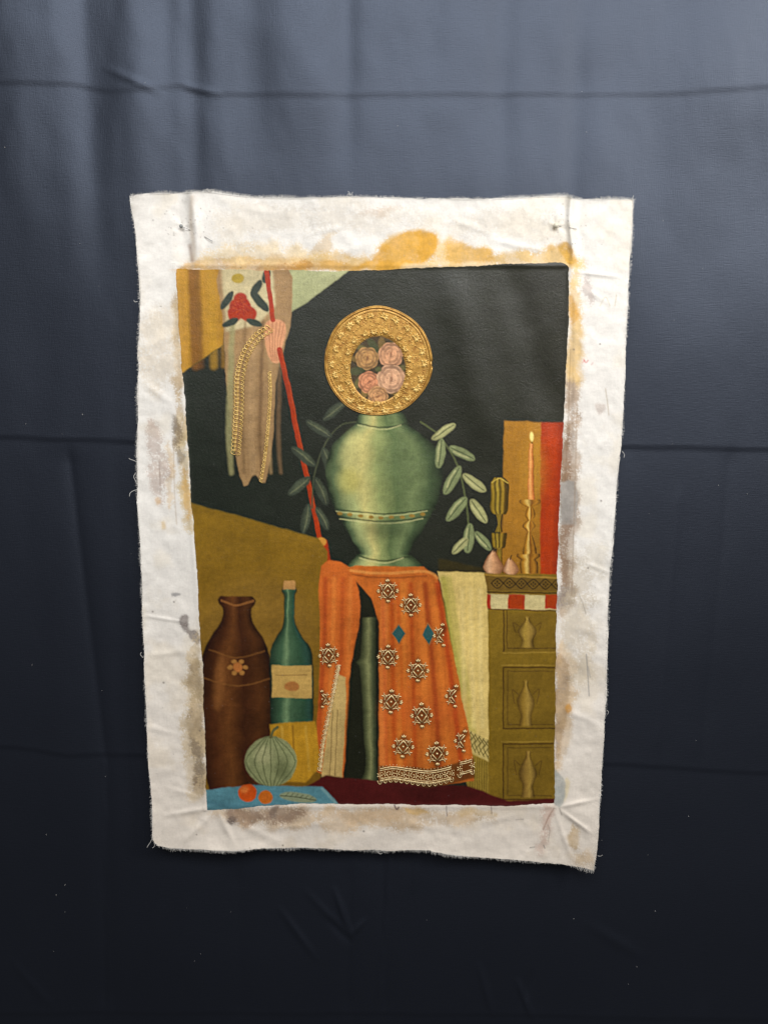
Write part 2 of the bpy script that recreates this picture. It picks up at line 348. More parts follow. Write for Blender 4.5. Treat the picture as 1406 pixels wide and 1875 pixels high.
im.lathe([(874,905,922),(884,898,930),(905,897,931),(932,897,930),(942,902,925)], G2); im.lathe([(942,907,920),(958,911,917),(974,906,920)], G2)
im.lathe([(976,899,927),(985,899,927),(1000,901,925),(1004,904,920)], G2); im.lathe([(1004,911,919),(1050,910,921)], G2)
im.stroke([(900,884),(914,876),(929,884)],2,(202,176,82),1,.8)
PE = [(-1,(132,84,52)),(-.5,(226,178,140)),(0,(216,162,120)),(1,(126,78,48))]
im.lathe([(1008,900,906),(1022,892,914),(1038,884,922),(1050,890,916)], PE, soft=1.3, seed=4)
im.lathe([(1022,930,935),(1032,924,944),(1044,920,950),(1052,926,944)], PE, soft=1.3, seed=5)
im.stroke([(903,1010),(905,1002)], 2, (70,50,30), .9); im.stroke([(933,1024),(936,1017)], 1.8, (70,50,30), .9)
# big sage vase: narrow lip, round shoulders, drawn-in foot
SG = [(-1,(38,50,36)),(-.86,(90,108,76)),(-.62,(164,172,118)),(-.38,(200,192,126)),(-.12,(146,157,102)),(.2,(94,113,73)),(.55,(116,133,90)),(.8,(68,86,58)),(1,(30,38,28))]
im.lathe([(752,664,734),(762,655,743),(774,652,748),(784,640,758),(812,610,792),(850,597,810),(890,599,808),(930,612,796),(970,634,774),(1004,654,754),(1018,660,748)], SG, soft=1.2)
im.lathe([(1016,654,754),(1028,642,766),(1042,634,774),(1050,636,772)], SG, soft=1.2)
for y, l, r in ((774,653,748),(932,613,796),(946,620,788),(1018,656,752)):
    im.stroke([(l,y),((l+r)/2,y+9),(r,y)], 2.4, (46,56,38), 1.2, .75); im.stroke([(l+2,y+4),((l+r)/2,y+13),(r-14,y+4)], 2.2, (206,204,150), 1.2, .55)
for k in range(9):
    x = 622+k*19; y = 938+10*math.sin((x-612)/184*math.pi); im.ell(x, y, 5, 3.2, (150,120,54), soft=1.2)
im.ell(740,850,40,46,(104,122,82), soft=14, al=.5); im.ell(650,830,22,40,(212,202,134), rot=.15, soft=9, al=.6)
im.ell(640,880,18,24,(204,190,96), soft=9, al=.5); im.ell(705,968,42,16,(44,58,40), soft=9, al=.55)
# sprig of pale leaves trailing down at the right of the vase
im.stroke([(770,772),(806,800),(836,850),(852,910),(858,970)], 3.4, (84,92,58), 1.1, .95)
for (x, y, rx, ry, ro) in ((812,790,8,26,1.0),(806,830,9,28,.1),(846,830,9,27,-1.1),(828,880,10,30,.5),(868,884,9,26,-.9),(836,932,10,28,.7),(876,936,9,26,-.6),(858,985,10,28,.1),(842,1000,8,20,.8),(884,990,8,22,-.7)):
    im.ell(x, y, rx, ry, (128,138,98) if (x+y) % 3 else (164,164,116), rot=ro, soft=1.4, var=.12)
    c, s = math.cos(ro), math.sin(ro); im.stroke([(x+s*ry*.85,y-c*ry*.85),(x,y),(x-s*ry*.85,y+c*ry*.85)], 1.8, (60,70,46), 1, .75)
    im.stroke([(x+s*ry*.6-c*rx*.4,y-c*ry*.6-s*rx*.4),(x-c*rx*.5,y-s*rx*.5),(x-s*ry*.5-c*rx*.3,y+c*ry*.5-s*rx*.3)], 2.6, (204,200,150), 1.6, .55)
# table under an orange cloth: side fall with pale lining, dark gap, front fall
im.poly([(588,1040),(700,1040),(700,1440),(596,1440),(600,1250)], (30,32,22), soft=1.4)
im.poly([(588,1036),(640,1038),(660,1110),(646,1200),(634,1300),(628,1424),(585,1416),(576,1392),(584,1280),(586,1160)], (198,101,40), soft=1.2, sm=3, ang=R(90), var=.09)
for x, c in ((596,(164,63,26)),(612,(220,128,56)),(628,(170,72,28)),(642,(214,122,54))): im.stroke([(x,1060),(x-3,1180),(x-14,1370)], 8, c, 3.5, .65)
im.poly([(620,1235),(634,1240),(632,1330),(626,1426),(588,1424),(600,1330)], (196,168,109), soft=1.3, ang=R(90), var=.08)
for x in (606,615): im.stroke([(x+3,1300),(x-2,1420)], 1.8, (114,90,53), 1.2, .7)
im.lathe([(1130,662,690),(1200,658,690),(1214,650,692),(1226,658,690),(1330,664,691),(1400,668,691),(1424,662,692),(1440,660,694)], [(-1,(26,30,20)),(-.5,(84,90,60)),(0,(130,134,92)),(.5,(70,78,54)),(1,(24,28,20))], soft=1.4)
im.poly([(632,1040),(650,1036),(776,1038),(800,1056),(812,1110),(828,1190),(846,1280),(862,1360),(868,1430),(800,1438),(694,1430),(694,1140),(680,1096)], (196,104,40), soft=1.2, ang=R(90), var=.09)
for x0, x1, wd, c, a in ((704,700,12,(224,130,64),.6),(716,722,8,(176,71,22),.75),(738,734,12,(222,132,52),.55),(752,760,8,(169,67,22),.75),(770,782,12,(218,126,52),.55),(727,742,7,(188,84,28),.6),(778,806,9,(152,60,24),.8),(790,824,8,(216,122,48),.6),(800,846,9,(168,58,22),.8),(700,708,6,(188,81,39),.5)):
    im.stroke([(x0,1070),((x0+x1)/2,1220),(x1,1420)], wd, c, 4, a)
im.stroke([(730,1300),(780,1310),(826,1300)], 50, (198,88,40), 26, .35)
im.stroke([(642,1044),(700,1050),(778,1046),(800,1058)], 5, (232,160,84), 2, .6); im.stroke([(646,1052),(704,1058),(780,1054)], 3, (110,48,20), 1.6, .5)
for q in ([(730,1142),(743,1160),(730,1180),(717,1160)],[(783,1140),(796,1160),(785,1182),(772,1162)]):
    im.poly(q, (50,92,96), soft=1, var=.1); im.stroke(q+[q[0]], 1.8, (190,110,40), .9, .8, sm=0)
# maroon floor
im.poly([(560,1440),(596,1420),(632,1424),(700,1430),(860,1440),(930,1466),(1024,1462),(1024,1490),(556,1490)], (76,22,22), soft=1.6, var=.09)
im.poly([(720,1440),(860,1440),(900,1462),(740,1466)], (58,17,16), soft=5, al=.6)
# brown jug with a handle, green bottle, yellow cloth at the left
BR = [(-1,(38,18,10)),(-.6,(72,38,18)),(-.2,(102,60,28)),(.2,(62,32,16)),(.6,(78,44,20)),(1,(34,18,10))]
im.lathe([(1092,404,462),(1102,398,470),(1116,408,460),(1140,404,464),(1176,380,486),(1230,366,500),(1310,364,504),(1390,372,500),(1450,384,490)], BR, soft=1.5, var=.12)
im.stroke([(406,1100),(434,1108),(464,1100)], 4, (150,98,52), 1.6, .7); im.stroke([(384,1190),(434,1204),(484,1192)], 3, (128,84,42), 1.6, .6); im.stroke([(370,1240),(434,1256),(498,1242)], 3, (128,84,42), 1.6, .6)
im.ell(402,1250,10,52,(150,96,50), rot=.08, soft=6, al=.6)
im.ell(436,1222,9,9,(178,110,56), soft=1.6); [im.ell(436+14*math.cos(k*1.047), 1222+12*math.sin(k*1.047), 5, 4, (168,118,60), soft=1.4) for k in range(6)]
GN = [(-1,(24,40,32)),(-.5,(62,92,68)),(-.25,(112,140,104)),(-.05,(70,100,74)),(.5,(48,80,60)),(.8,(44,76,66)),(1,(22,38,30))]
im.lathe([(1076,518,542),(1084,516,544),(1092,520,540),(1140,519,541),(1166,506,554),(1190,496,570),(1240,494,574),(1310,496,574),(1380,500,570)], GN, soft=1.4, var=.10)
im.poly([(520,1064),(540,1064),(541,1080),(519,1080)], (190,142,86), soft=1.2)
im.poly([(498,1218),(571,1218),(571,1278),(498,1278)], (196,160,92), soft=1.2, var=.08); im.stroke([(506,1236),(562,1236)], 2, (110,76,40), 1, .5); im.ell(534,1256,14,9,(170,112,60), soft=1.4)
im.poly([(494,1326),(578,1320),(588,1404),(560,1432),(500,1430)], (180,134,36), soft=1.6, ang=R(90)); im.stroke([(536,1330),(540,1410)], 3, (124,87,26), 2, .7); im.stroke([(516,1332),(520,1410)], 5, (202,162,70), 3, .6); im.stroke([(560,1330),(566,1410)], 4, (196,156,66), 3, .6)
# pale ribbed melon, blue cloth, orange fruit and a leaf
im.poly([(372,1446),(460,1438),(590,1440),(622,1474),(620,1490),(370,1494)], (86,136,154), soft=1.4, var=.09); im.stroke([(590,1444),(618,1474)], 5, (124,163,170), 2, .7)
im.stroke([(380,1470),(440,1476),(560,1470)], 8, (64,108,128), 4, .5)
im.ell(496,1394,48,46,(140,146,106), soft=1.4, var=.1); im.ell(482,1382,17,17,(186,186,142), soft=6, al=.7); im.ell(518,1410,14,18,(92,100,66), soft=6, al=.6)
for k in range(-3, 4): im.stroke([(496+k*3,1349),(496+k*15,1394),(496+k*5,1438)], 2.2, (84,92,60), 1.3, .7)
im.stroke([(496,1350),(500,1338),(508,1332)], 5, (96,92,56), 1.2)
im.ell(453,1452,17,16,(204,82,24), soft=1.2); im.ell(447,1446,7,6,(228,126,60), soft=3); im.ell(486,1460,13,12,(196,104,34), soft=1.2)
im.ell(545,1460,34,9,(136,146,120), rot=.12, soft=1.3); im.stroke([(514,1457),(545,1460),(578,1465)], 1.8, (64,70,50), 1, .8)
for k in range(6): im.stroke([(522+k*9,1458+k),(528+k*9,1452+k*1.2)], 1.4, (70,76,54), .9, .7)
for p in ([(336,682),(410,632)],[(354,922),(450,948),(582,986)]): im.stroke(p, 1.8, (96,84,36), 1.1, .6, sm=0)

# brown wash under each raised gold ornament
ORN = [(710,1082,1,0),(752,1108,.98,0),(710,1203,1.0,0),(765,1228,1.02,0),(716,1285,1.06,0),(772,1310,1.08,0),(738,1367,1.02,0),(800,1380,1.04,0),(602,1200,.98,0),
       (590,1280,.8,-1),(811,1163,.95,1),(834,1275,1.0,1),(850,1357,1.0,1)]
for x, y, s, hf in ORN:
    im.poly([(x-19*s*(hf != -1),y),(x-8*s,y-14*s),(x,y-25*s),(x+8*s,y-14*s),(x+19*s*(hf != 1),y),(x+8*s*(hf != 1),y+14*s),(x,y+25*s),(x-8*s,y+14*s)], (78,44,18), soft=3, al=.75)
im.ell(692,661,97,98,(150,104,34), soft=.8)                  # bed of gold colour below the ring
# bunch of peach blooms seen through the ring
im.ell(692,676,51,61,(66,54,34), soft=1.4, var=.14)
for k in range(14):
    a = k*.449; im.ell(692+36*math.cos(a), 678+46*math.sin(a), 7, 17, [(104,96,56),(70,74,46),(122,98,54)][k % 3], rot=a+1.2, soft=1.6, var=.12)
def bloom(x, y, r, c0_):
    for ring_, nn, sc, dk in ((.74, 7, .50, .80), (.50, 6, .42, .92), (.26, 4, .32, 1.0), (.06, 2, .2, .82)):
        for k in range(nn):
            a = k/nn*6.283+ring_*5+x; f = dk*(1.0-.07*(k % 3)); px_, py_ = x+r*ring_*math.cos(a), y+r*ring_*math.sin(a); ca, sa = math.cos(a), math.sin(a); w_ = r*sc
            im.ell(px_, py_, w_, w_*.66, tuple(min(255, int(v*f)) for v in c0_), rot=a+1.57, soft=.9, var=.08, wob=2.5)
            im.stroke([(px_-w_*.9*sa,py_+w_*.9*ca),(px_-w_*.6*ca,py_-w_*.6*sa),(px_+w_*.9*sa,py_-w_*.9*ca)], 1.5, (128,66,42), .9, .65, taper=.7)
            im.stroke([(px_-w_*.6*sa+w_*.4*ca,py_+w_*.6*ca+w_*.4*sa),(px_+w_*.6*ca,py_+w_*.6*sa),(px_+w_*.6*sa+w_*.4*ca,py_-w_*.6*ca+w_*.4*sa)], 1.6, tuple(min(255, int(v*1.1)) for v in c0_), 1, .7, taper=.7)
bloom(672,656,20,(198,150,96)); bloom(716,650,22,(232,172,132)); bloom(676,700,19,(222,150,112)); bloom(716,694,25,(238,184,148)); bloom(692,726,17,(214,160,112))
im.ell(693,676,6,5,(90,92,54), soft=1.2)
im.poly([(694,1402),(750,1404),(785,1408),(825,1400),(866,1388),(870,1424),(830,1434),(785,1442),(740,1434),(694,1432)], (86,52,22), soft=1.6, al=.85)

# overall brush texture
n1 = fbm(XX, YY, 90, 201, 3); n2 = fbm(XX/3, YY, 4.5, 211, 2); n3 = fbm(XX, YY/3, 3.5, 215, 2); n4 = vn(XX/1.2, YY/1.2, 219)
wx = 1.2*fbm(XX, YY, 16, 231, 3); wy = 1.2*fbm(XX, YY, 16, 237, 3)           # the brush never runs true
im.a = im.pts(XX+wx, YY+wy).astype(np.float32)
n5 = fbm(XX/2.2, YY, 30, 241, 4); n6 = fbm(XX*.7+YY*.7, (YY-XX)*.7/3, 5, 245, 2)
im.a *= (1 + .11*n1 + .09*n2 + .08*n3 + .06*n4 + .14*n5 + .07*n6)[..., None]
im.a = im.a + .7*(im.a - np.stack([blur(im.a[..., k], 2.2) for k in range(3)], -1))
im.a = np.clip(im.a, .004, 1)*np.array([.97, .95, .86])
spk = vn(XX/1.7, YY/1.7, 303); m = sst(spk, .975, 1.0)*.35; im.a = im.a*(1-m[..., None]) + .35*m[..., None]
im.a = np.clip(im.a, .003, .9)

# ------------------------------------------------------------------ raw canvas, its stains and a painted warm falloff
cv = Img((233, 229, 222))
n = fbm(XX, YY, 150, 401, 3); cv.a *= (1 + .03*n)[..., None]
cv.a *= (1 - .05*sst(fbm(XX, YY, 60, 405, 4), .1, .5)[..., None]*np.array([.3, .8, 1.8]))
lo = sst(YY, 900, 1600)[..., None]; cv.a *= 1 - lo*np.array([.03, .09, .15])  # warm, dimmer light of the lower part put into the canvas colour
def stain(P, col, al, soft=8, th=-.3, gr=7, seed=1, sm=4, feather=.5):
    P = smooth(P, sm) if sm else np.array(P, float)
    wn, m = cv.mask(P, .8+soft*.85, 4+soft*1.5); j0, j1, i0, i1 = wn; X, Y = XX[j0:j1, i0:i1], YY[j0:j1, i0:i1]
    e = 4*m*(1-m)
    g = fbm(X, Y, gr*4, seed, 4)*.9 + .5*fbm(X, Y, gr*.6, seed+7, 2) + (.55+.9*e)*.75*(vn(X/1.5, Y/1.5, seed+3)+.6*vn(X/4, Y/1.2, seed+4)+.6*vn(X/1.2, Y/4, seed+5)) + (m-.5)*1.3
    g = sst(g, th-feather*.55, th+feather*.55)
    pt = .74+.26*sst(fbm(X, Y, 26, seed+50, 3)+.35*vn(X/1.6, Y/1.6, seed+51), -.35, .3)
    cv.blend(wn, np.clip(m*1.25, 0, 1)*g*al*pt, col, .16)
OC = (214,160,62)
stain([(556,480),(600,455),(680,470),(700,440),(740,425),(790,424),(812,450),(850,440),(905,462),(960,458),(1010,452),(1045,470),(1045,500),(560,500)], (220,184,118), .9, 7, -.2, 9, 2)
stain([(640,492),(690,470),(705,446),(742,428),(782,424),(800,440),(790,470),(745,488),(700,494)], OC, .95, 3, -1.2, 6, 3)
stain([(815,470),(822,432),(850,444),(900,462),(905,480),(820,482)], (216,168,84), .75, 4, -.5, 6, 4)
stain([(330,490),(360,474),(450,470),(560,476),(640,486),(640,498),(330,498)], (206,160,86), .85, 4, -.4, 6, 5)
stain([(470,498),(500,462),(540,470),(575,484),(560,496)], (176,122,48), .6, 4, -.3, 5, 6)
stain([(560,480),(590,430),(620,424),(610,440),(596,470)], (210,176,118), .5, 5, -.1, 5, 7)
stain([(360,470),(420,440),(540,446),(620,470),(560,486),(380,486)], (226,200,150), .7, 10, -.1, 5, 71)
stain([(1018,458),(1030,446),(1044,456),(1052,480),(1044,488),(1030,478)], (206,158,64), .9, 2.5, -1.2, 5, 8)
stain([(1000,456),(1008,450),(1014,458),(1006,464)], (212,172,104), .8, 1.5, -1.2, 5, 9)
stain([(1043,480),(1062,520),(1068,600),(1056,700),(1040,700),(1042,560)], (222,184,110), .8, 6, -.35, 7, 10)
stain([(1042,540),(1056,552),(1056,580),(1044,600)], (206,152,62), .8, 3, -.8, 5, 11)
stain([(1040,600),(1070,640),(1058,720),(1038,740)], (214,180,120), .6, 6, -.2, 6, 12)
stain([(1034,720),(1062,730),(1060,860),(1056,1000),(1048,1110),(1026,1120),(1022,960)], (178,158,138), .95, 6, -.1, 4, 13)
stain([(1034,780),(1046,790),(1044,980),(1036,1100),(1024,1100),(1026,940)], (128,96,68), .75, 4, .1, 3, 131)
stain([(1028,884),(1054,880),(1056,930),(1050,960),(1026,960)], (164,160,154), .85, 1.5, -1.3, 5, 14, sm=0)
stain([(1022,1080),(1046,1076),(1044,1106),(1020,1120)], (148,140,136), .6, 5, -.4, 5, 15)
stain([(1018,1200),(1036,1206),(1044,1260),(1036,1330),(1024,1390),(1016,1390)], (112,84,66), .9, 4, -.25, 4, 16)
stain([(1018,1190),(1050,1210),(1050,1330),(1030,1410),(1016,1400)], (206,176,134), .7, 6, -.3, 5, 17)
stain([(1034,1292),(1044,1288),(1048,1298),(1040,1304)], (196,142,66), .85, 1.5, -1.2, 5, 18)
stain([(1013,1408),(1028,1418),(1036,1440),(1034,1466),(1024,1478),(1012,1470)], (164,166,160), .98, 1.2, -1.6, 5, 19)
stain([(1036,1424),(1042,1436),(1038,1462),(1034,1470)], (222,206,168), .8, 1.5, -1, 5, 191)
stain([(342,520),(350,500),(330,640),(318,660),(316,560)], (214,188,140), .7, 6, -.2, 5, 20)
stain([(318,540),(330,560),(336,700),(342,800),(330,800),(318,680)], (196,172,136), .9, 5, 0, 4, 21)
stain([(322,760),(344,770),(350,900),(352,980),(334,940),(326,840)], (206,184,140), .85, 5, -.1, 4, 22)
stain([(316,760),(330,780),(338,840),(326,850),(318,800)], (118,100,78), .75, 3, .1, 2.5, 23)
stain([(334,860),(344,870),(350,936),(342,950)], (214,164,72), .6, 3, -.2, 4, 24)
stain([(270,770),(300,800),(310,900),(290,930),(268,850)], (168,140,124), .6, 6, .15, 5, 25)
stain([(306,820),(316,820),(318,920),(308,920)], (206,168,104), .5, 3, -.1, 4, 26)
stain([(282,912),(288,908),(292,922),(284,922)], (202,158,96), .7, 2, -.8, 4, 27); stain([(292,962),(302,958),(306,968),(296,972)], (212,180,120), .7, 2, -.8, 4, 28)
stain([(332,1130),(344,1128),(346,1150),(362,1160),(366,1180),(352,1172),(342,1160),(330,1146)], (112,100,96), .95, 2.2, -.8, 4, 29)
stain([(312,1086),(322,1084),(330,1090),(320,1092)], (138,136,136), .8, 1.2, -.4, 3, 30)
stain([(352,1200),(368,1200),(374,1300),(376,1440),(354,1440),(346,1320)], (126,104,84), .95, 5, -.15, 4, 31)
stain([(346,1180),(370,1180),(376,1440),(340,1440),(338,1280)], (206,184,146), .75, 7, -.1, 6, 32)
stain([(346,1350),(362,1356),(372,1420),(354,1424)], (96,84,76), .6, 5, .0, 4, 33)
stain([(384,1486),(440,1478),(560,1478),(700,1480),(860,1484),(900,1500),(700,1520),(560,1516),(430,1510)], (206,180,146), .85, 8, -.15, 5, 34)
stain([(404,1490),(440,1482),(530,1480),(560,1492),(500,1508),(430,1512)], (140,112,92), .75, 7, .05, 4, 35)
stain([(414,1500),(428,1494),(434,1506),(422,1514)], (92,78,72), .8, 3, -.4, 4, 36); stain([(500,1476),(512,1478),(508,1500),(496,1498)], (108,92,84), .6, 3, -.3, 4, 37)
stain([(620,1480),(700,1478),(740,1484),(720,1502),(640,1510)], (196,166,130), .6, 6, .0, 4, 38)
stain([(738,1480),(760,1482),(790,1486),(760,1496),(736,1490)], (212,170,94), .7, 3, -.3, 4, 39)
stain([(840,1480),(900,1484),(905,1492),(850,1494)], (212,180,124), .6, 3, -.2, 4, 40)
stain([(984,1490),(1006,1480),(1010,1500),(1000,1560),(984,1560)], (190,150,130), .5, 7, .05, 4, 41)
stain([(1042,1512),(1056,1520),(1058,1550),(1048,1556),(1044,1536)], (196,168,124), .75, 3.5, -.2, 4, 42)
stain([(1040,1570),(1080,1560),(1088,1592),(1050,1584)], (206,176,132), .6, 8, -.1, 5, 43)
stain([(250,600),(300,560),(330,600),(320,700),(270,720)], (214,200,178), .6, 14, 0, 7, 44)
stain([(400,380),(620,370),(820,390),(1000,380),(990,440),(700,420),(420,430)], (214,204,188), .55, 14, .1, 9, 45)
stain([(640,390),(700,380),(760,386),(700,396)], (186,160,134), .4, 5, .1, 5, 46)
stain([(1066,520),(1080,500),(1088,540),(1078,570)], (176,152,142), .5, 4, -.1, 4, 47)
stain([(1090,740),(1106,736),(1106,752),(1094,752)], (190,172,160), .6, 3, -.3, 3, 48)
stain([(1072,1000),(1110,1000),(1106,1060),(1076,1050)], (206,196,176), .5, 10, 0, 5, 49)
stain([(1040,990),(1090,1080),(1080,1240),(1036,1230)], (196,180,152), .55, 12, .12, 4, 50)
# brown strokes along the top left crease, pencil and brush marks
for p, wd, c, a in (([(352,360),(350,410),(356,460),(352,490)],7,(196,176,152),.5), ([(348,450),(352,476)],6,(128,92,64),.6),
                    ([(1068,658),(1072,664),(1076,660)],1.6,(206,70,60),.8), ([(1066,664),(1070,660)],1.4,(206,70,60),.7), ([(1082,668),(1085,664)],1.3,(214,110,100),.5),
                    ([(1108,712),(1112,740),(1114,760)],1.6,(170,150,120),.7), ([(1125,560),(1128,540)],1.6,(190,176,140),.6), ([(1098,560),(1108,544),(1116,560)],1.5,(196,184,150),.55),
                    ([(1073,1198),(1076,1240),(1078,1274)],1.8,(120,120,124),.7), ([(1076,1220),(1080,1240)],2,(140,140,144),.5), ([(1060,1088),(1068,1110),(1072,1124)],1.1,(140,130,120),.7),
                    ([(817,1476),(818,1494)],1.6,(80,50,60),.8), ([(722,1474),(726,1482),(730,1478)],2.6,(74,44,66),.85), ([(899,1478),(900,1490)],1.5,(90,70,80),.7),
                    ([(1014,1480),(1004,1496),(994,1520)],2,(150,110,90),.7), ([(1024,1480),(1028,1492)],2,(150,140,130),.6), ([(970,1552),(978,1551)],1.6,(70,66,66),.7), ([(995,1548),(997,1553)],1.8,(70,66,66),.7),
                    ([(944,1501),(958,1500)],1.4,(110,96,90),.6), ([(1002,1510),(1006,1520),(1003,1540)],1.2,(130,110,96),.6), ([(1056,740),(1052,900),(1046,1090)],2.6,(150,128,106),.5),
                    ([(1044,640),(1040,760),(1034,880)],2,(120,96,70),.45), ([(318,800),(320,900),(324,960)],2,(170,140,100),.4), ([(292,846),(294,890)],2,(130,96,78),.55), ([(424,496),(500,498),(640,500)],2.2,(150,110,50),.5)):
    cv.stroke(p, wd, c, 1.0 if wd < 4 else 4, a)
rs = np.random.default_rng(3)
for k in range(170):
    x = rs.uniform(245, 1150); y = rs.uniform(360, 1585)
    if k < 55: x, y = rs.normal(350, 34), rs.normal(412, 26)
    elif k < 80: x, y = rs.normal(1030, 26), rs.normal(410, 34)
    cv.ell(x, y, rs.uniform(.5, 1.5), rs.uniform(.5, 1.3), (92,80,66), soft=.6, al=rs.uniform(.25, .85), var=0, wob=0)
for x, y in ((366,1338),(280,1120),(319,1102),(666,1522),(518,1548),(1100,917),(1076,1040),(1050,640),(1098,630),(300,1250)): cv.ell(x, y, 1.8, 1.6, (110,100,92), soft=.7, al=.8, var=0, wob=0)
gn = vn(XX/1.3, YY/1.3, 77)*.5 + fbm(XX/4, YY, 1.6, 78, 1)*.3 + fbm(XX, YY/4, 1.6, 79, 1)*.3
cv.a *= (1 + .10*gn)[..., None]
cv.a = np.clip(cv.a, .003, .86)

# ------------------------------------------------------------------ materials
def nt(name):
    m = bpy.data.materials.new(name); m.use_nodes = True; t = m.node_tree
    return m, t, t.nodes['Principled BSDF']
def N(t, kind, **kw):
    n = t.nodes.new(kind)
    for k, v in kw.items(): setattr(n, k, v)
    return n
def weave(t, scale, coord):
    """two crossed wave textures: the threads of a plain weave"""
    out = []
    for ax in ('X', 'Z'):
        wv = N(t, 'ShaderNodeTexWave', bands_direction=ax); wv.inputs['Scale'].default_value = scale; wv.inputs['Distortion'].default_value = 1.2; wv.inputs['Detail'].default_value = 1.5
        t.links.new(coord.outputs['Object'], wv.inputs['Vector']); out.append(wv)
    ad = N(t, 'ShaderNodeMath', operation='ADD'); t.links.new(out[0].outputs['Fac'], ad.inputs[0]); t.links.new(out[1].outputs['Fac'], ad.inputs[1])
    return ad
def noise(t, coord, scale, detail=4, rough=.6, mapping=None):
    n = N(t, 'ShaderNodeTexNoise'); n.inputs['Scale'].default_value = scale; n.inputs['Detail'].default_value = detail; n.inputs['Roughness'].default_value = rough
    if mapping:
        mp = N(t, 'ShaderNodeMapping'); mp.inputs['Scale'].default_value = mapping; t.links.new(coord.outputs['Object'], mp.inputs['Vector']); t.links.new(mp.outputs['Vector'], n.inputs['Vector'])
    else: t.links.new(coord.outputs['Object'], n.inputs['Vector'])
    return n
def bump(t, src, strength, dist, prev=None):
    b = N(t, 'ShaderNodeBump'); b.inputs['Strength'].default_value = strength; b.inputs['Distance'].default_value = dist
    t.links.new(src, b.inputs['Height'])
    if prev: t.links.new(prev.outputs['Normal'], b.inputs['Normal'])
    return b

def m_backdrop():
    m, t, p = nt('dark_navy_cotton'); co = N(t, 'ShaderNodeTexCoord')
    a = noise(t, co, 800, 2, .7, (1, 1, .09)); b = noise(t, co, 800, 2, .7, (.09, 1, 1)); c = noise(t, co, 5, 4, .6)
    ad = N(t, 'ShaderNodeMath', operation='ADD'); t.links.new(a.outputs['Fac'], ad.inputs[0]); t.links.new(b.outputs['Fac'], ad.inputs[1])
    ad2 = N(t, 'ShaderNodeMath', operation='MULTIPLY_ADD'); t.links.new(c.outputs['Fac'], ad2.inputs[0]); ad2.inputs[1].default_value = .55; t.links.new(ad.outputs[0], ad2.inputs[2])
    r = N(t, 'ShaderNodeValToRGB'); e = r.color_ramp.elements
    e[0].position = .75; e[0].color = (.0010, .0012, .0022, 1); e[1].position = 1.75; e[1].color = (.0036, .0043, .0078, 1)
    t.links.new(ad2.outputs[0], r.inputs[0]); t.links.new(r.outputs[0], p.inputs['Base Color'])
    p.inputs['Roughness'].default_value = .54; p.inputs['Specular IOR Level'].default_value = 1.0
    p.inputs['Specular Tint'].default_value = (.66, .77, 1, 1)
    p.inputs['Sheen Weight'].default_value = .02; p.inputs['Sheen Roughness'].default_value = .4; p.inputs['Sheen Tint'].default_value = (.8, .87, 1, 1)
    b1 = bump(t, ad.outputs[0], .3, .0008); t.links.new(b1.outputs[0], p.inputs['Normal'])
    return m
def m_vcol(name, rough, weavescale, bstr, spec=.4, coat=0, gstr=.35):
    m, t, p = nt(name); co = N(t, 'ShaderNodeTexCoord')
    v = N(t, 'ShaderNodeAttribute', attribute_name='paint'); t.links.new(v.outputs['Color'], p.inputs['Base Color'])
    p.inputs['Roughness'].default_value = rough; p.inputs['Specular IOR Level'].default_value = spec
    a = noise(t, co, weavescale, 2, .7, (1, 1, .4)); b = noise(t, co, weavescale, 2, .7, (.4, 1, 1)); g = noise(t, co, 300, 5, .7)
    ad = N(t, 'ShaderNodeMath', operation='ADD'); t.links.new(a.outputs['Fac'], ad.inputs[0]); t.links.new(b.outputs['Fac'], ad.inputs[1])
    b1 = bump(t, ad.outputs[0], bstr, .0007); b2 = bump(t, g.outputs['Fac'], gstr, .0011, b1)
    t.links.new(b2.outputs[0], p.inputs['Normal'])
    if coat: p.inputs['Coat Weight'].default_value = coat; p.inputs['Coat Roughness'].default_value = .3; t.links.new(b2.outputs[0], p.inputs['Coat Normal'])
    return m
def m_gold():
    m, t, p = nt('gilt_paste'); co = N(t, 'ShaderNodeTexCoord'); n = noise(t, co, 130, 4, .65)
    r = N(t, 'ShaderNodeValToRGB'); e = r.color_ramp.elements
    e[0].position = .3; e[0].color = (.30, .13, .022, 1); e[1].position = .66; e[1].color = (.66, .39, .09, 1)
    t.links.new(n.outputs['Fac'], r.inputs[0]); t.links.new(r.outputs[0], p.inputs['Base Color'])
    p.inputs['Metallic'].default_value = .35; p.inputs['Roughness'].default_value = .34
    n2 = noise(t, co, 900, 2, .6); b = bump(t, n2.outputs['Fac'], .35, .0006); t.links.new(b.outputs[0], p.inputs['Normal'])
    return m
def m_pale_gold(name='pale_gilt_paste', a=(.50, .33, .12, 1), c=(.86, .70, .38, 1)):
    m, t, p = nt(name); co = N(t, 'ShaderNodeTexCoord'); n = noise(t, co, 260, 3, .6)
    r = N(t, 'ShaderNodeValToRGB'); e = r.color_ramp.elements
    e[0].position = .34; e[0].color = a; e[1].position = .62; e[1].color = c
    t.links.new(n.outputs['Fac'], r.inputs[0]); t.links.new(r.outputs[0], p.inputs['Base Color'])
    p.inputs['Metallic'].default_value = .25; p.inputs['Roughness'].default_value = .36
    return m
def m_plain(name, col, rough=.6, metal=0, var=.12):
    m, t, p = nt(name); co = N(t, 'ShaderNodeTexCoord'); n = noise(t, co, 400, 3, .6)
    r = N(t, 'ShaderNodeValToRGB'); e = r.color_ramp.elements
    e[0].color = tuple(c*(1-var) for c in col)+(1,); e[1].color = tuple(min(1, c*(1+var)) for c in col)+(1,)
    t.links.new(n.outputs['Fac'], r.inputs[0]); t.links.new(r.outputs[0], p.inputs['Base Color'])
    p.inputs['Roughness'].default_value = rough; p.inputs['Metallic'].default_value = metal
    return m
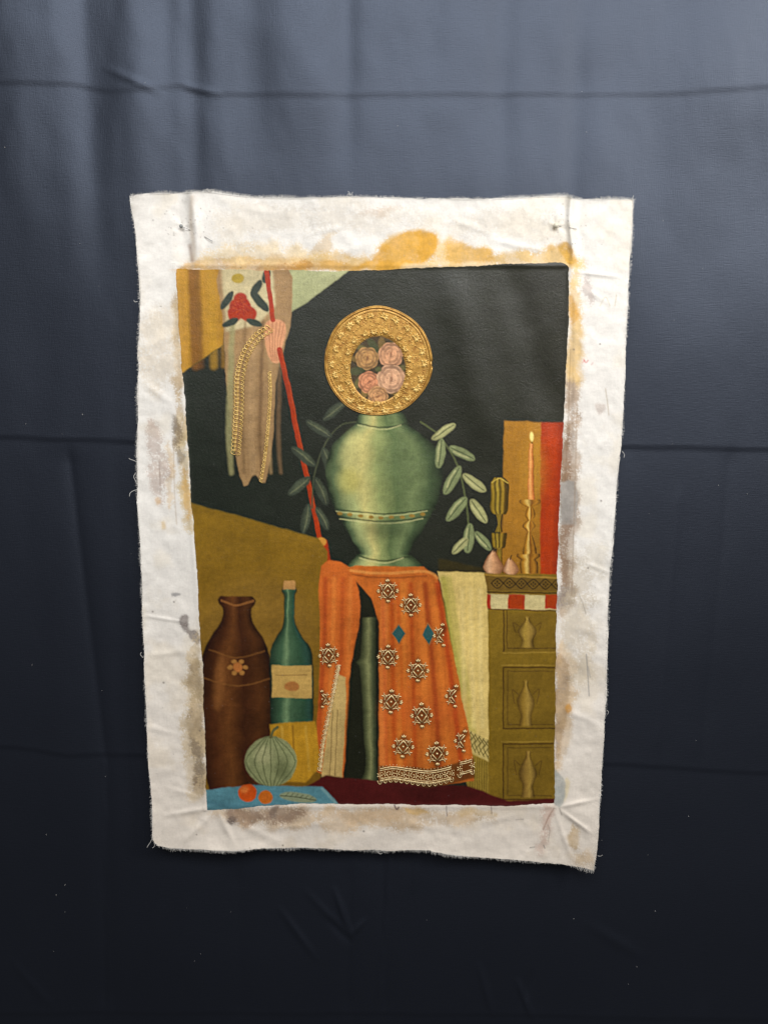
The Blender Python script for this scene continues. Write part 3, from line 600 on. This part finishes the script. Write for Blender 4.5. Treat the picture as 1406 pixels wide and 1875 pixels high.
M = dict(cloth=m_backdrop(), canvas=m_vcol('raw_cotton_canvas', .9, 1400, .5, .15), oil=m_vcol('oil_paint', .34, 1000, .45, .42, gstr=.42),
         gold=m_gold(), pale=m_pale_gold(), bright=m_pale_gold('bright_gilt_paste', (.52, .30, .06, 1), (.86, .62, .22, 1)), thread=m_plain('cotton_thread', (.74, .72, .68), .95), steel=m_plain('pin_steel', (.30, .30, .31), .3, .9),
         pearl=m_plain('pearl_plastic', (.62, .58, .47), .25, 0, .05), grey=m_plain('dull_grey_plastic', (.26, .27, .26), .45))

# ------------------------------------------------------------------ mesh helpers
def link(name, me, mat, parent=None):
    o = bpy.data.objects.new(name, me); C.objects.link(o)
    if mat and not me.materials: me.materials.append(mat)
    if parent: o.parent = parent
    return o
def grid(name, V, mat, parent=None, cols=None, keep=None):
    ny, nx = V.shape[:2]; idx = np.arange(ny*nx).reshape(ny, nx)
    q = np.stack([idx[:-1, :-1], idx[1:, :-1], idx[1:, 1:], idx[:-1, 1:]], -1).reshape(-1, 4)
    if keep is not None:
        k = keep[:-1, :-1] & keep[1:, :-1] & keep[1:, 1:] & keep[:-1, 1:]; q = q[k.reshape(-1)]
        used = np.unique(q); mp = np.full(ny*nx, -1); mp[used] = np.arange(len(used)); q = mp[q]
    else: used = np.arange(ny*nx)
    v = V.reshape(-1, 3)[used]
    me = bpy.data.meshes.new(name); me.vertices.add(len(v)); me.vertices.foreach_set('co', v.astype(np.float32).ravel())
    me.loops.add(q.size); me.loops.foreach_set('vertex_index', q.astype(np.int32).ravel())
    me.polygons.add(len(q)); me.polygons.foreach_set('loop_start', (np.arange(len(q))*4).astype(np.int32))
    me.update(calc_edges=True); me.polygons.foreach_set('use_smooth', np.ones(len(q), bool))
    if cols is not None:
        at = me.color_attributes.new('paint', 'FLOAT_COLOR', 'POINT'); c = cols.reshape(-1, 3)[used]
        at.data.foreach_set('color', np.concatenate([c, np.ones((len(c), 1))], 1).astype(np.float32).ravel())
    return link(name, me, mat, parent)
class MB:
    def __init__(s): s.v = []; s.f = []; s.n = 0
    def add(s, v, f):
        s.v.append(np.asarray(v, float)); s.f += [tuple(i+s.n for i in q) for q in f]; s.n += len(v)
    def tube(s, P, r, k=5, cap=True):
        P = np.asarray(P, float); n = len(P); r = np.broadcast_to(np.asarray(r, float), (n,))
        T = np.gradient(P, axis=0); T /= np.linalg.norm(T, axis=1)[:, None]+1e-12
        U = np.cross(T, [0, 1, 0]); ln = np.linalg.norm(U, axis=1); U[ln < 1e-4] = (1, 0, 0); U /= np.linalg.norm(U, axis=1)[:, None]; V = np.cross(U, T)
        a = np.arange(k)/k*2*math.pi
        v = P[:, None] + r[:, None, None]*(U[:, None]*np.cos(a)[None, :, None] + V[:, None]*np.sin(a)[None, :, None])
        f = [(i*k+j, i*k+(j+1) % k, (i+1)*k+(j+1) % k, (i+1)*k+j) for i in range(n-1) for j in range(k)]
        if cap: f += [tuple(range(k))[::-1], tuple((n-1)*k+j for j in range(k))]
        s.add(v.reshape(-1, 3), f)
    def dome(s, c, ax, az, rx, rz, h, k=7, rot=0):
        """bead or petal: low dome on the xz plane bulging to -y"""
        v = [(0, -h, 0)]; f = []
        for lv, (q, hh) in enumerate(((.6, .78), (1.0, .0))):
            for j in range(k):
                a = j/k*2*math.pi; v.append((rx*q*math.cos(a), -h*hh, rz*q*math.sin(a)))
        for j in range(k):
            f.append((0, 1+j, 1+(j+1) % k)); f.append((1+j, 1+k+j, 1+k+(j+1) % k, 1+(j+1) % k))
        v = np.array(v); cr, sr = math.cos(rot), math.sin(rot)
        v = np.stack([v[:, 0]*cr-v[:, 2]*sr, v[:, 1], v[:, 0]*sr+v[:, 2]*cr], -1) + np.array([ax, 0, az]) + np.asarray(c)
        s.add(v, f)
    def mesh(s, name):
        me = bpy.data.meshes.new(name); me.from_pydata(np.concatenate(s.v).tolist(), [], s.f); me.update()
        me.polygons.foreach_set('use_smooth', [True]*len(me.polygons)); return me
    def build(s, name, mat, parent=None): return link(name, s.mesh(name), mat, parent)
def tag(o, label=None, cat=None, group=None, kind=None):
    for k, v in (('label', label), ('category', cat), ('group', group), ('kind', kind)):
        if v: o[k] = v
    return o

# ------------------------------------------------------------------ the cloth behind
X, Zz = np.meshgrid(np.linspace(-1.35, 1.35, 620), np.linspace(ZC+1.15, ZC-1.35, 640))
px, py = toPix(X, Zz)
def pl(v, xs, ys): return np.interp(v, xs, ys)
h = np.zeros_like(X)
fade = 1-sst(py, 150, 620)
for x0, x1, wd, am, y1 in ((142,190,26,-.0075,620),(300,330,20,-.0040,420),(345,362,20,-.0058,560),(460,470,40,-.004,420),(632,640,22,-.0065,420),(790,790,34,-.0028,350),
                           (925,915,24,-.0070,520),(1068,1040,20,-.0060,620),(1230,1200,40,-.0030,500),(20,60,40,.004,600),(240,262,30,.006,560),(1330,1290,50,.003,500)):
    xc = pl(py, [-400, 0, 600, 900], [x0-20, x0, x1, x1+8]); h += .62*am*gs(px-xc, wd*1.15)*(1-sst(py, y1-330, y1))
h += .010*fbm(px, py*.35, 230, 21, 2)*(.35+.65*fade) + .004*fbm(px, py, 330, 23, 2) + .0016*fbm(px, py*.5, 80, 25, 3)*(.4+.6*fade)
def hcrease(xs, ys, am, wd=3.2, x0=-2000, x1=4000, tilt=0):
    global h
    yy = pl(px, xs, ys) + 2*fbm(px, px*0, 90, 61, 2); d = py-yy
    am *= .32; tilt *= .33
    h += (am*np.exp(-np.abs(d)/wd) + tilt*np.exp(-np.abs(d)/30)*np.tanh(d/3))*band(px, x0, x1, 20)
hcrease([-600,0,130,200,240,280,330,400,640,1000,1250,1406,2000],[140,150,148,162,160,154,150,166,168,165,165,154,150], .0012, 2.6, tilt=-.0016)
hcrease([-600,0,245,700,1110,1406,2000],[800,800,808,815,818,822,826], .0022, 2.2, tilt=-.0022)
hcrease([-600,0,60,120,240,700,1110,1200,1300,1406,2000],[1370,1373,1378,1388,1386,1396,1404,1408,1416,1420,1424], .0018, 2.4, tilt=-.0018)
hcrease([-600,0,703,1406,2000],[1860,1862,1866,1873,1876], .0017, 2.4, tilt=-.0015)
def vcrease(ys, xs, am, wd, y0, y1):
    global h
    d = px-pl(py, ys, xs); h += am*np.exp(-np.abs(d)/wd)*band(py, y0, y1, 25)
vcrease([800,1400],[118,190], -.0035, 16, 830, 1850); vcrease([1400,1870],[186,196], .0013, 3, 1390, 1860)
vcrease([1560,1870],[716,692], .0022, 3, 1570, 1850); vcrease([1560,1870],[640,636], -.0022, 9, 1600, 1860); vcrease([1560,1870],[700,704], -.0018, 11, 1560, 1860)
vcrease([800,1400],[1255,1205], .0011, 7, 900, 1380); vcrease([800,1400],[1345,1290], -.0016, 14, 830, 1850)
vcrease([1380,1870],[430,440], -.0016, 18, 1600, 1870); vcrease([1380,1870],[1010,980], -.0018, 20, 1620, 1870)
for a, b, wd, am in (((512,1672),(578,1764),5,.0022),((560,1640),(640,1725),6,.0016),((612,1636),(642,1722),4,.0042),((642,1722),(668,1692),3.5,.0028),((600,1690),(640,1735),6,-.002),
                     ((878,1776),(902,1868),5,.0026),((950,1806),(974,1872),4,.0042),((975,1790),(960,1850),6,-.002),((770,1560),(756,1640),6,.0016),((20,1770),(90,1850),7,.001),
                     ((1080,1700),(1180,1760),10,.0014),((300,1650),(260,1800),12,.0014),((190,120),(290,165),6,.0016),((330,150),(400,168),5,.0018)):
    d, tt = dseg(px, py, a, b); h += am*gs(d, wd)*np.sin(np.pi*np.clip(.08+tt*.84, 0, 1))
h = h - .004
V = np.stack([X, -h + .006, Zz], -1)
bd = grid('hanging_backdrop_cloth', V, M['cloth'])
tag(bd, 'dark navy fabric backdrop with fold creases hanging behind the white canvas', 'fabric backdrop')

lt = MB(); rl = np.random.default_rng(12)
for k in range(70):
    x, y = rl.uniform(5, 1400), rl.uniform(5, 1870); i = int(np.clip((ZC+1.15-W(x, y)[2])/2.5*639, 0, 638)); j = int(np.clip((W(x, y)[0]+1.35)/2.7*619, 0, 618))
    p = V[i, j]+np.array([0, -.0006, 0]); a = rl.uniform(0, 6.28); L = rl.uniform(.0005, .0018) if k % 17 else .003
    c_, s_ = math.cos(a)*L, math.sin(a)*L; lt.tube([p, p+np.array([c_*.5+s_*.2, -.0004, s_*.5-c_*.2]), p+np.array([c_, -.0002, s_])], rl.uniform(.00010, .00026), 3)
tag(lt.build('lint', M['thread'], bd), kind='stuff')

# ------------------------------------------------------------------ the unframed picture
c0 = W(700, 960, H0)
root = bpy.data.objects.new('unframed_painting', None); C.objects.link(root); root.location = c0.tolist()
tag(root, 'unframed canvas painting with raw frayed margins pinned to the dark backdrop', 'painting')
def loc(P): return P - c0
G = coons(C_TOP, C_BOT, C_LEFT, C_RIGHT, 720, 980, jag=1.3, seed=41)
gx, gy = G[..., 0], G[..., 1]
inl, inr = np.interp(gy, [492,680,920,1150,1475],[332,344,359,377,387]), np.interp(gy, [485,700,850,1050,1470],[1032,1026,1019,1013,1006])
kp = ~((gx > inl) & (gx < inr) & (gy > 505) & (gy < 1462))      # the ground under the paint is the paint layer itself
grid('canvas', loc(sheet(gx, gy)), M['canvas'], root, cv.pts(gx, gy), kp)
G2_ = coons(P_TOP, P_BOT, P_LEFT, P_RIGHT, 620, 860, jag=1.5, seed=51)
gx, gy = G2_[..., 0], G2_[..., 1]
grid('paint_layer', loc(sheet(gx, gy, .0006)), M['oil'], root, im.pts(gx, gy))

# frayed fringe along the four cut edges
fr = MB()
def fringe(P, nx, ny, step, lmin, lmax, prob=1.0):
    P = arc(P, int(np.hypot(*np.diff(arc(P, 400), axis=0).T).sum()/step))
    for k, (x, y) in enumerate(P):
        den = .5+.5*vn(np.array(k*step/30.0), np.array(nx*7.0+ny*3), 91)
        if random.random() > prob*(.35+.65*float(den)): continue
        L = random.uniform(lmin, lmax)*(.4+float(den)); a = random.gauss(0, .35)
        dx, dy = nx*math.cos(a)-ny*math.sin(a), nx*math.sin(a)+ny*math.cos(a); b = random.gauss(0, .25)*L
        pts = [(x-dx*2, y-dy*2), (x+dx*L*.5+b*.5*ny, y+dy*L*.5-b*.5*nx), (x+dx*L+b*ny*1.4, y+dy*L-b*nx*1.4)]
        q = np.array(pts); p = sheet(q[:, 0], q[:, 1]); p[:, 1] -= np.array([.0004, 0, random.uniform(-.001, .002)])
        fr.tube(loc(p), [.00024, .00021, .00014], 3, cap=False)
fringe(C_TOP, 0, -1, .55, 1.5, 5.5); fringe(C_TOP[3:9], 0, -1, .5, 2.5, 6); fringe(C_LEFT, -1, 0, .85, 1, 4.2)
fringe(C_RIGHT, 1, 0, .9, .8, 3.6, .8); fringe(C_BOT, 0, 1, .75, 1.2, 5.0)
tag(fr.build('frayed_fringe', M['thread'], root), kind='stuff')
# single long threads pulled out of the edges
for P in ([(252,846),(246,843),(240,841),(237,839)],[(253,888),(248,878),(246,872),(249,866)],[(252,896),(244,899),(239,903),(238,909)],[(281,1530),(277,1540),(273,1546),(270,1551)],[(283,1542),(284,1548),(280,1552)],
          [(253,552),(248,553),(246,550)],[(376,352),(379,347),(384,352),(388,346)],[(384,352),(381,346),(377,349)],[(634,361),(638,355),(642,357),(646,352)],[(641,360),(640,353),(637,351)],[(984,361),(988,357),(992,359)],[(1155,365),(1158,361),(1159,358)],
          [(262,1076),(258,1079),(262,1083)],[(263,1204),(258,1198),(260,1194)],[(1093,1566),(1098,1567),(1102,1565)],[(1138,826),(1142,832),(1141,838)],[(1110,1300),(1113,1303),(1111,1308)],[(690,1558),(696,1563),(700,1561)]):
    q = smooth(P, 5, False); p = sheet(q[:, 0], q[:, 1]); p[:, 1] -= .0012; b = MB(); b.tube(loc(p), .00033, 4); b.build('loose_thread', M['thread'], root)

# ------------------------------------------------------------------ raised gold work on the picture
PX = D/F
def cord(pts, r, n=5, lift=.0009, closed=False, k=5, sm=True):
    q = smooth(pts, n, closed) if sm else np.array(pts, float)
    if closed: q = np.concatenate([q, q[:1]])
    return loc(sheet(q[:, 0], q[:, 1], lift)), r*PX
def add_cord(mb, pts, r, **k):
    p, rr = cord(pts, r, **k); mb.tube(p, rr, 5)
def add_dome(mb, x, y, rx, ry, h, rot=0, lift=.0006, k=7):
    mb.dome(loc(sheet(x, y, lift)), 0, 0, rx*PX, ry*PX, h*PX, k, rot)
# ring: flat bed, rims, flowers, beads
RC, RO, RI = (692.5, 661), (97, 98.5), (49, 59)
ICC = (692, 676)
th = np.linspace(0, 2*math.pi, 181); uu = np.linspace(0, 1, 14)
tx, tu = np.meshgrid(th, uu)
wob = 1+.008*np.sin(3*tx+1)+.006*np.sin(7*tx)
ox, oy = RC[0]+RO[0]*np.cos(tx)*wob, RC[1]+RO[1]*np.sin(tx)*wob
ix, iy = ICC[0]+RI[0]*np.cos(tx), ICC[1]+RI[1]*np.sin(tx)
gx, gy = ix*(1-tu)+ox*tu, iy*(1-tu)+oy*tu
prof = .0009 + .0006*np.minimum(1, np.minimum(tu, 1-tu)*12) - .001*((tu < .001) | (tu > .999)) + .00035*fbm(gx, gy, 5, 81, 2)
ring = grid('gold_ring', loc(sheet(gx, gy, prof)), M['gold'], root)
for s, r, jit in ((.985, 1.9, 0), (.93, 1.2, 0), (1.01, 1.0, 1)):
    b = MB(); a = np.linspace(0.1*jit, 2*math.pi, 90)
    q = np.stack([RC[0]+RO[0]*s*np.cos(a)*(1+.008*np.sin(3*a+1)+.006*np.sin(7*a)), RC[1]+RO[1]*s*np.sin(a)*(1+.008*np.sin(3*a+1)+.006*np.sin(7*a))], -1)
    p, rr = cord(q, r, sm=False, lift=.0017); b.tube(p, rr, 5); b.build('rim_cord', M['gold'], ring)
fl = MB()
for j in range(7):
    a = -2.1+j*.7; L = 6.5
    fl.dome((0,0,0), L*.62*PX*math.sin(a), L*.62*PX*math.cos(a), 1.9*PX, 4.0*PX, 3.0*PX, 6, -a)
fl.dome((0,0,0), 0, -1.5*PX, 2.0*PX, 2.0*PX, 3.4*PX, 6)
fm = fl.mesh('gold_flower'); fm.materials.append(M['bright'])
taken = []
def flower(x, y, rot, s):
    o = bpy.data.objects.new('gold_flower', fm); C.objects.link(o); o.parent = ring
    o.location = loc(sheet(x, y, .0014)).tolist(); o.rotation_euler = (0, rot, 0); o.scale = (s, 1, s); taken.append((x, y, 8.5*s))
def ringpt(a, t):
    ex, ey = RC[0]+RO[0]*math.cos(a), RC[1]+RO[1]*math.sin(a); fx_, fy_ = ICC[0]+RI[0]*math.cos(a), ICC[1]+RI[1]*math.sin(a)
    return fx_*(1-t)+ex*t, fy_*(1-t)+ey*t
for row, (t, nn, s) in enumerate(((.68, 22, 1.05), (.22, 17, .85))):
    for k in range(nn):
        a = (k+row*.5)/nn*2*math.pi + random.uniform(-.05, .05)
        if row == 1 and .35 < a % (2*math.pi) < 2.7 and random.random() < .25: continue
        x, y = ringpt(a, t+random.uniform(-.04, .05)); flower(x, y, a+(-math.pi/2 if row else math.pi/2)+random.uniform(-.5, .5), s*random.uniform(.85, 1.12))
bb = MB()
for k in range(150):
    a = k/150*2*math.pi; x, y = ringpt(a, .875); add_dome(bb, x, y, 1.35, 1.35, 1.7, lift=.0014, k=6)
for k in range(900):
    a = random.uniform(0, 2*math.pi); t = random.uniform(.05, .82); x, y = ringpt(a, t); r = random.uniform(.9, 1.6)
    if any((x-p)**2+(y-q)**2 < (r+c*.8)**2 for p, q, c in taken): continue
    taken.append((x, y, r*1.3)); add_dome(bb, x, y, r, r, r*1.7, lift=.0014, k=6)
tag(bb.build('gold_beading', M['bright'], ring), kind='stuff')

# diamond ornaments: one mesh each for the whole and the halves
def spiral(x0, z0, a0, turn, r0, n=9, sgn=1):
    P = []; x, z, a = x0, z0, a0
    for k in range(n):
        P.append((x, z)); st = r0*(1-.06*k); x += st*math.cos(a); z += st*math.sin(a); a += sgn*turn*(1+.20*k)
    return P
def ornament(half=0):
    b = MB(); y = -.0006
    def tb(P, r):
        P = [p for p in P if half == 0 or p[0]*half <= .5]
        if len(P) < 2: return
        b.tube([(p[0]*PX, y, p[1]*PX) for p in P], r*PX, 5)
    d = [(0,12.5),(9.2,0),(0,-12.5),(-9.2,0)]
    for i in range(4):
        p, q = d[i], d[(i+1) % 4]; tb([(p[0]+(q[0]-p[0])*t, p[1]+(q[1]-p[1])*t) for t in (0, .5, 1)], 1.15)
    for i, (tx_, tz, an) in enumerate(((0,16,90),(0,-16,-90),(13.5,0,0),(-13.5,0,180))):
        if half and tx_*half > 1: continue
        for s in (-1, 0, 1):
            a = R(an+s*30); rr = 4.4 if s else 5.2
            cx, cz = tx_+rr*math.cos(a)+(.0 if s else 0), tz+rr*math.sin(a)
            b.dome((0, y*.5, 0), cx*PX, cz*PX, 2.9*PX, 1.35*PX, 1.8*PX, 6, a)
    for sx in (-1, 1):
        if half and sx*half > 0: continue
        for sz in (-1, 1):
            P = spiral(3.0*sx, 14.0*sz, math.atan2(-sz*.7, sx), .19, 2.1, 10, sz*sx); tb(P, .9)
            P = spiral(11.5*sx, 2.4*sz, math.atan2(sz, -sx*.2), .17, 1.9, 10, -sz*sx); tb(P, .85)
            b.dome((0, y*.5, 0), 8.6*sx*PX, 9.2*sz*PX, 1.3*PX, 1.3*PX, 1.5*PX, 6)
    b.dome((0, 0, 0), 0, 0, 2.1*PX, 2.1*PX, 2.2*PX, 7)
    me = b.mesh('gold_ornament'); me.materials.append(M['pale']); return me
OM = {0: ornament(0), 1: ornament(1), -1: ornament(-1)}
for x, y, s, hf in ORN:
    o = bpy.data.objects.new('gold_ornament', OM[hf]); C.objects.link(o); o.parent = root
    o.location = loc(sheet(x, y, .0009)).tolist(); o.rotation_euler = (0, random.uniform(-.07, .07), 0); o.scale = (s*random.uniform(.96, 1.04), 1, s*random.uniform(.96, 1.05))

def along(P, step):
    P = smooth(P, 10, False); d = np.concatenate([[0], np.cumsum(np.hypot(*np.diff(P, axis=0).T))]); n = max(2, int(d[-1]/step))
    t = np.linspace(0, d[-1], n); Q = np.stack([np.interp(t, d, P[:, 0]), np.interp(t, d, P[:, 1])], -1); T = np.gradient(Q, axis=0); T /= np.linalg.norm(T, axis=1)[:, None]
    return Q, T, np.stack([-T[:, 1], T[:, 0]], -1)
def scallops(mb, P, pitch, size, side, r=.8, lift=.0012):
    Q, T, Nn = along(P, pitch)
    for q, t, n_ in zip(Q, T, Nn):
        a = np.linspace(-.25, math.pi+.25, 8); c = q
        add_cord(mb, [tuple(c+t*size*math.cos(k)*.62+n_*side*size*math.sin(k)) for k in a], r, n=1, lift=lift)
        add_dome(mb, *(c+n_*side*size*.3), 1.0, 1.0, 1.2, lift=.0009, k=6)
# bottom braid: two hem pieces
for P, sc in (([(695,1408),(720,1404),(750,1408),(788,1412),(826,1404)], 1), ([(841,1396),(852,1394),(864,1390)], 1)):
    b = MB(); lo_ = [(x, y+22) for x, y in P]
    add_cord(b, P, 1.0); add_cord(b, [(x, y+3.6) for x, y in P], .9); add_cord(b, lo_, 1.0); add_cord(b, [(x, y-3.4) for x, y in lo_], .8)
    Q, T, Nn = along([(x, y+11.5) for x, y in P], 9.5)
    for i, (q, t, n_) in enumerate(zip(Q, T, Nn)):
        for k in range(5):
            a = k*1.257+(i % 2)*.6; add_dome(b, q[0]+3.6*math.cos(a), q[1]+3.6*math.sin(a), 2.1, 1.15, 1.5, rot=-a)
        add_dome(b, q[0], q[1], 1.3, 1.3, 1.8); add_dome(b, q[0]+t[0]*4.7, q[1]+t[1]*4.7+5, 1.1, 1.1, 1.3); add_dome(b, q[0]+t[0]*4.7, q[1]-5, 1.1, 1.1, 1.3)
    Q, T, Nn = along([(x, y-3.6) for x, y in P], 6)
    for q in Q: add_dome(b, q[0], q[1], .9, .9, 1.1, k=6)
    scallops(b, lo_, 9, 6, 1)
    b.build('gold_braid', M['pale'], root)
# slanting braid beside the pale lining, edging of the tan drape
b = MB(); P = [(622,1222),(614,1262),(604,1310),(594,1360),(588,1408)]
add_cord(b, P, .8); scallops(b, P, 8.2, 6.5, 1); scallops(b, P, 8.2, 3.6, 1); b.build('gold_braid', M['pale'], root)
b = MB(); P = [(490,602),(468,618),(448,648),(437,690),(436,740),(433,790),(430,828)]
add_cord(b, P, .8); scallops(b, P, 7, 7, 1, .85); scallops(b, [(x+5, y+2) for x, y in P], 7, 5.5, -1, .8); b.build('gold_braid', M['bright'], root)
b = MB(); P = [(496,684),(497,720),(494,770),(488,830),(480,880)]
add_cord(b, P, .9); scallops(b, P, 6.5, 5, 1, .8); b.build('gold_braid', M['bright'], root)

# ------------------------------------------------------------------ two straight pins holding the top corners
def pin(name, hx, hy, ex, ey, qx, qy, mat, label, hr):
    base = sheet(hx, hy); r = bpy.data.objects.new(name, None); C.objects.link(r); r.location = base.tolist()
    tag(r, label, 'pin', 'pins through the top margin of the canvas')
    a = sheet(hx, hy, .0050)-base; b_ = sheet(hx+(ex-hx)*.42, hy+(ey-hy)*.42, -.0004)-base
    m = MB(); m.tube([a, (a+b_)/2+np.array([0, -.0004, 0]), b_], .00038, 6); m.build('shaft', M['steel'], r)
    m = MB(); m.tube([sheet(ex, ey, -.0006)-base, sheet(ex+2, ey+1, .0010)-base, sheet(qx-1, qy-.6, .0024)-base, sheet(qx, qy, .0026)-base], [.0004, .0004, .0004, .0001], 6); m.build('tip', M['steel'], r)
    me = bpy.data.meshes.new('head'); bm = bmesh.new(); bmesh.ops.create_uvsphere(bm, u_segments=16, v_segments=10, radius=hr); bm.to_mesh(me); bm.free()
    me.polygons.foreach_set('use_smooth', [True]*len(me.polygons)); o = link('head', me, mat, r); o.location = a.tolist()
pin('straight_pin', 332, 414, 374, 433, 390, 442, M['grey'], 'dull grey headed pin stuck through the top left corner of the canvas', .0028)
pin('straight_pin', 1017, 413, 1041, 416, 1056, 420, M['pearl'], 'cream pearl headed pin stuck through the top right corner of the canvas', .0040)
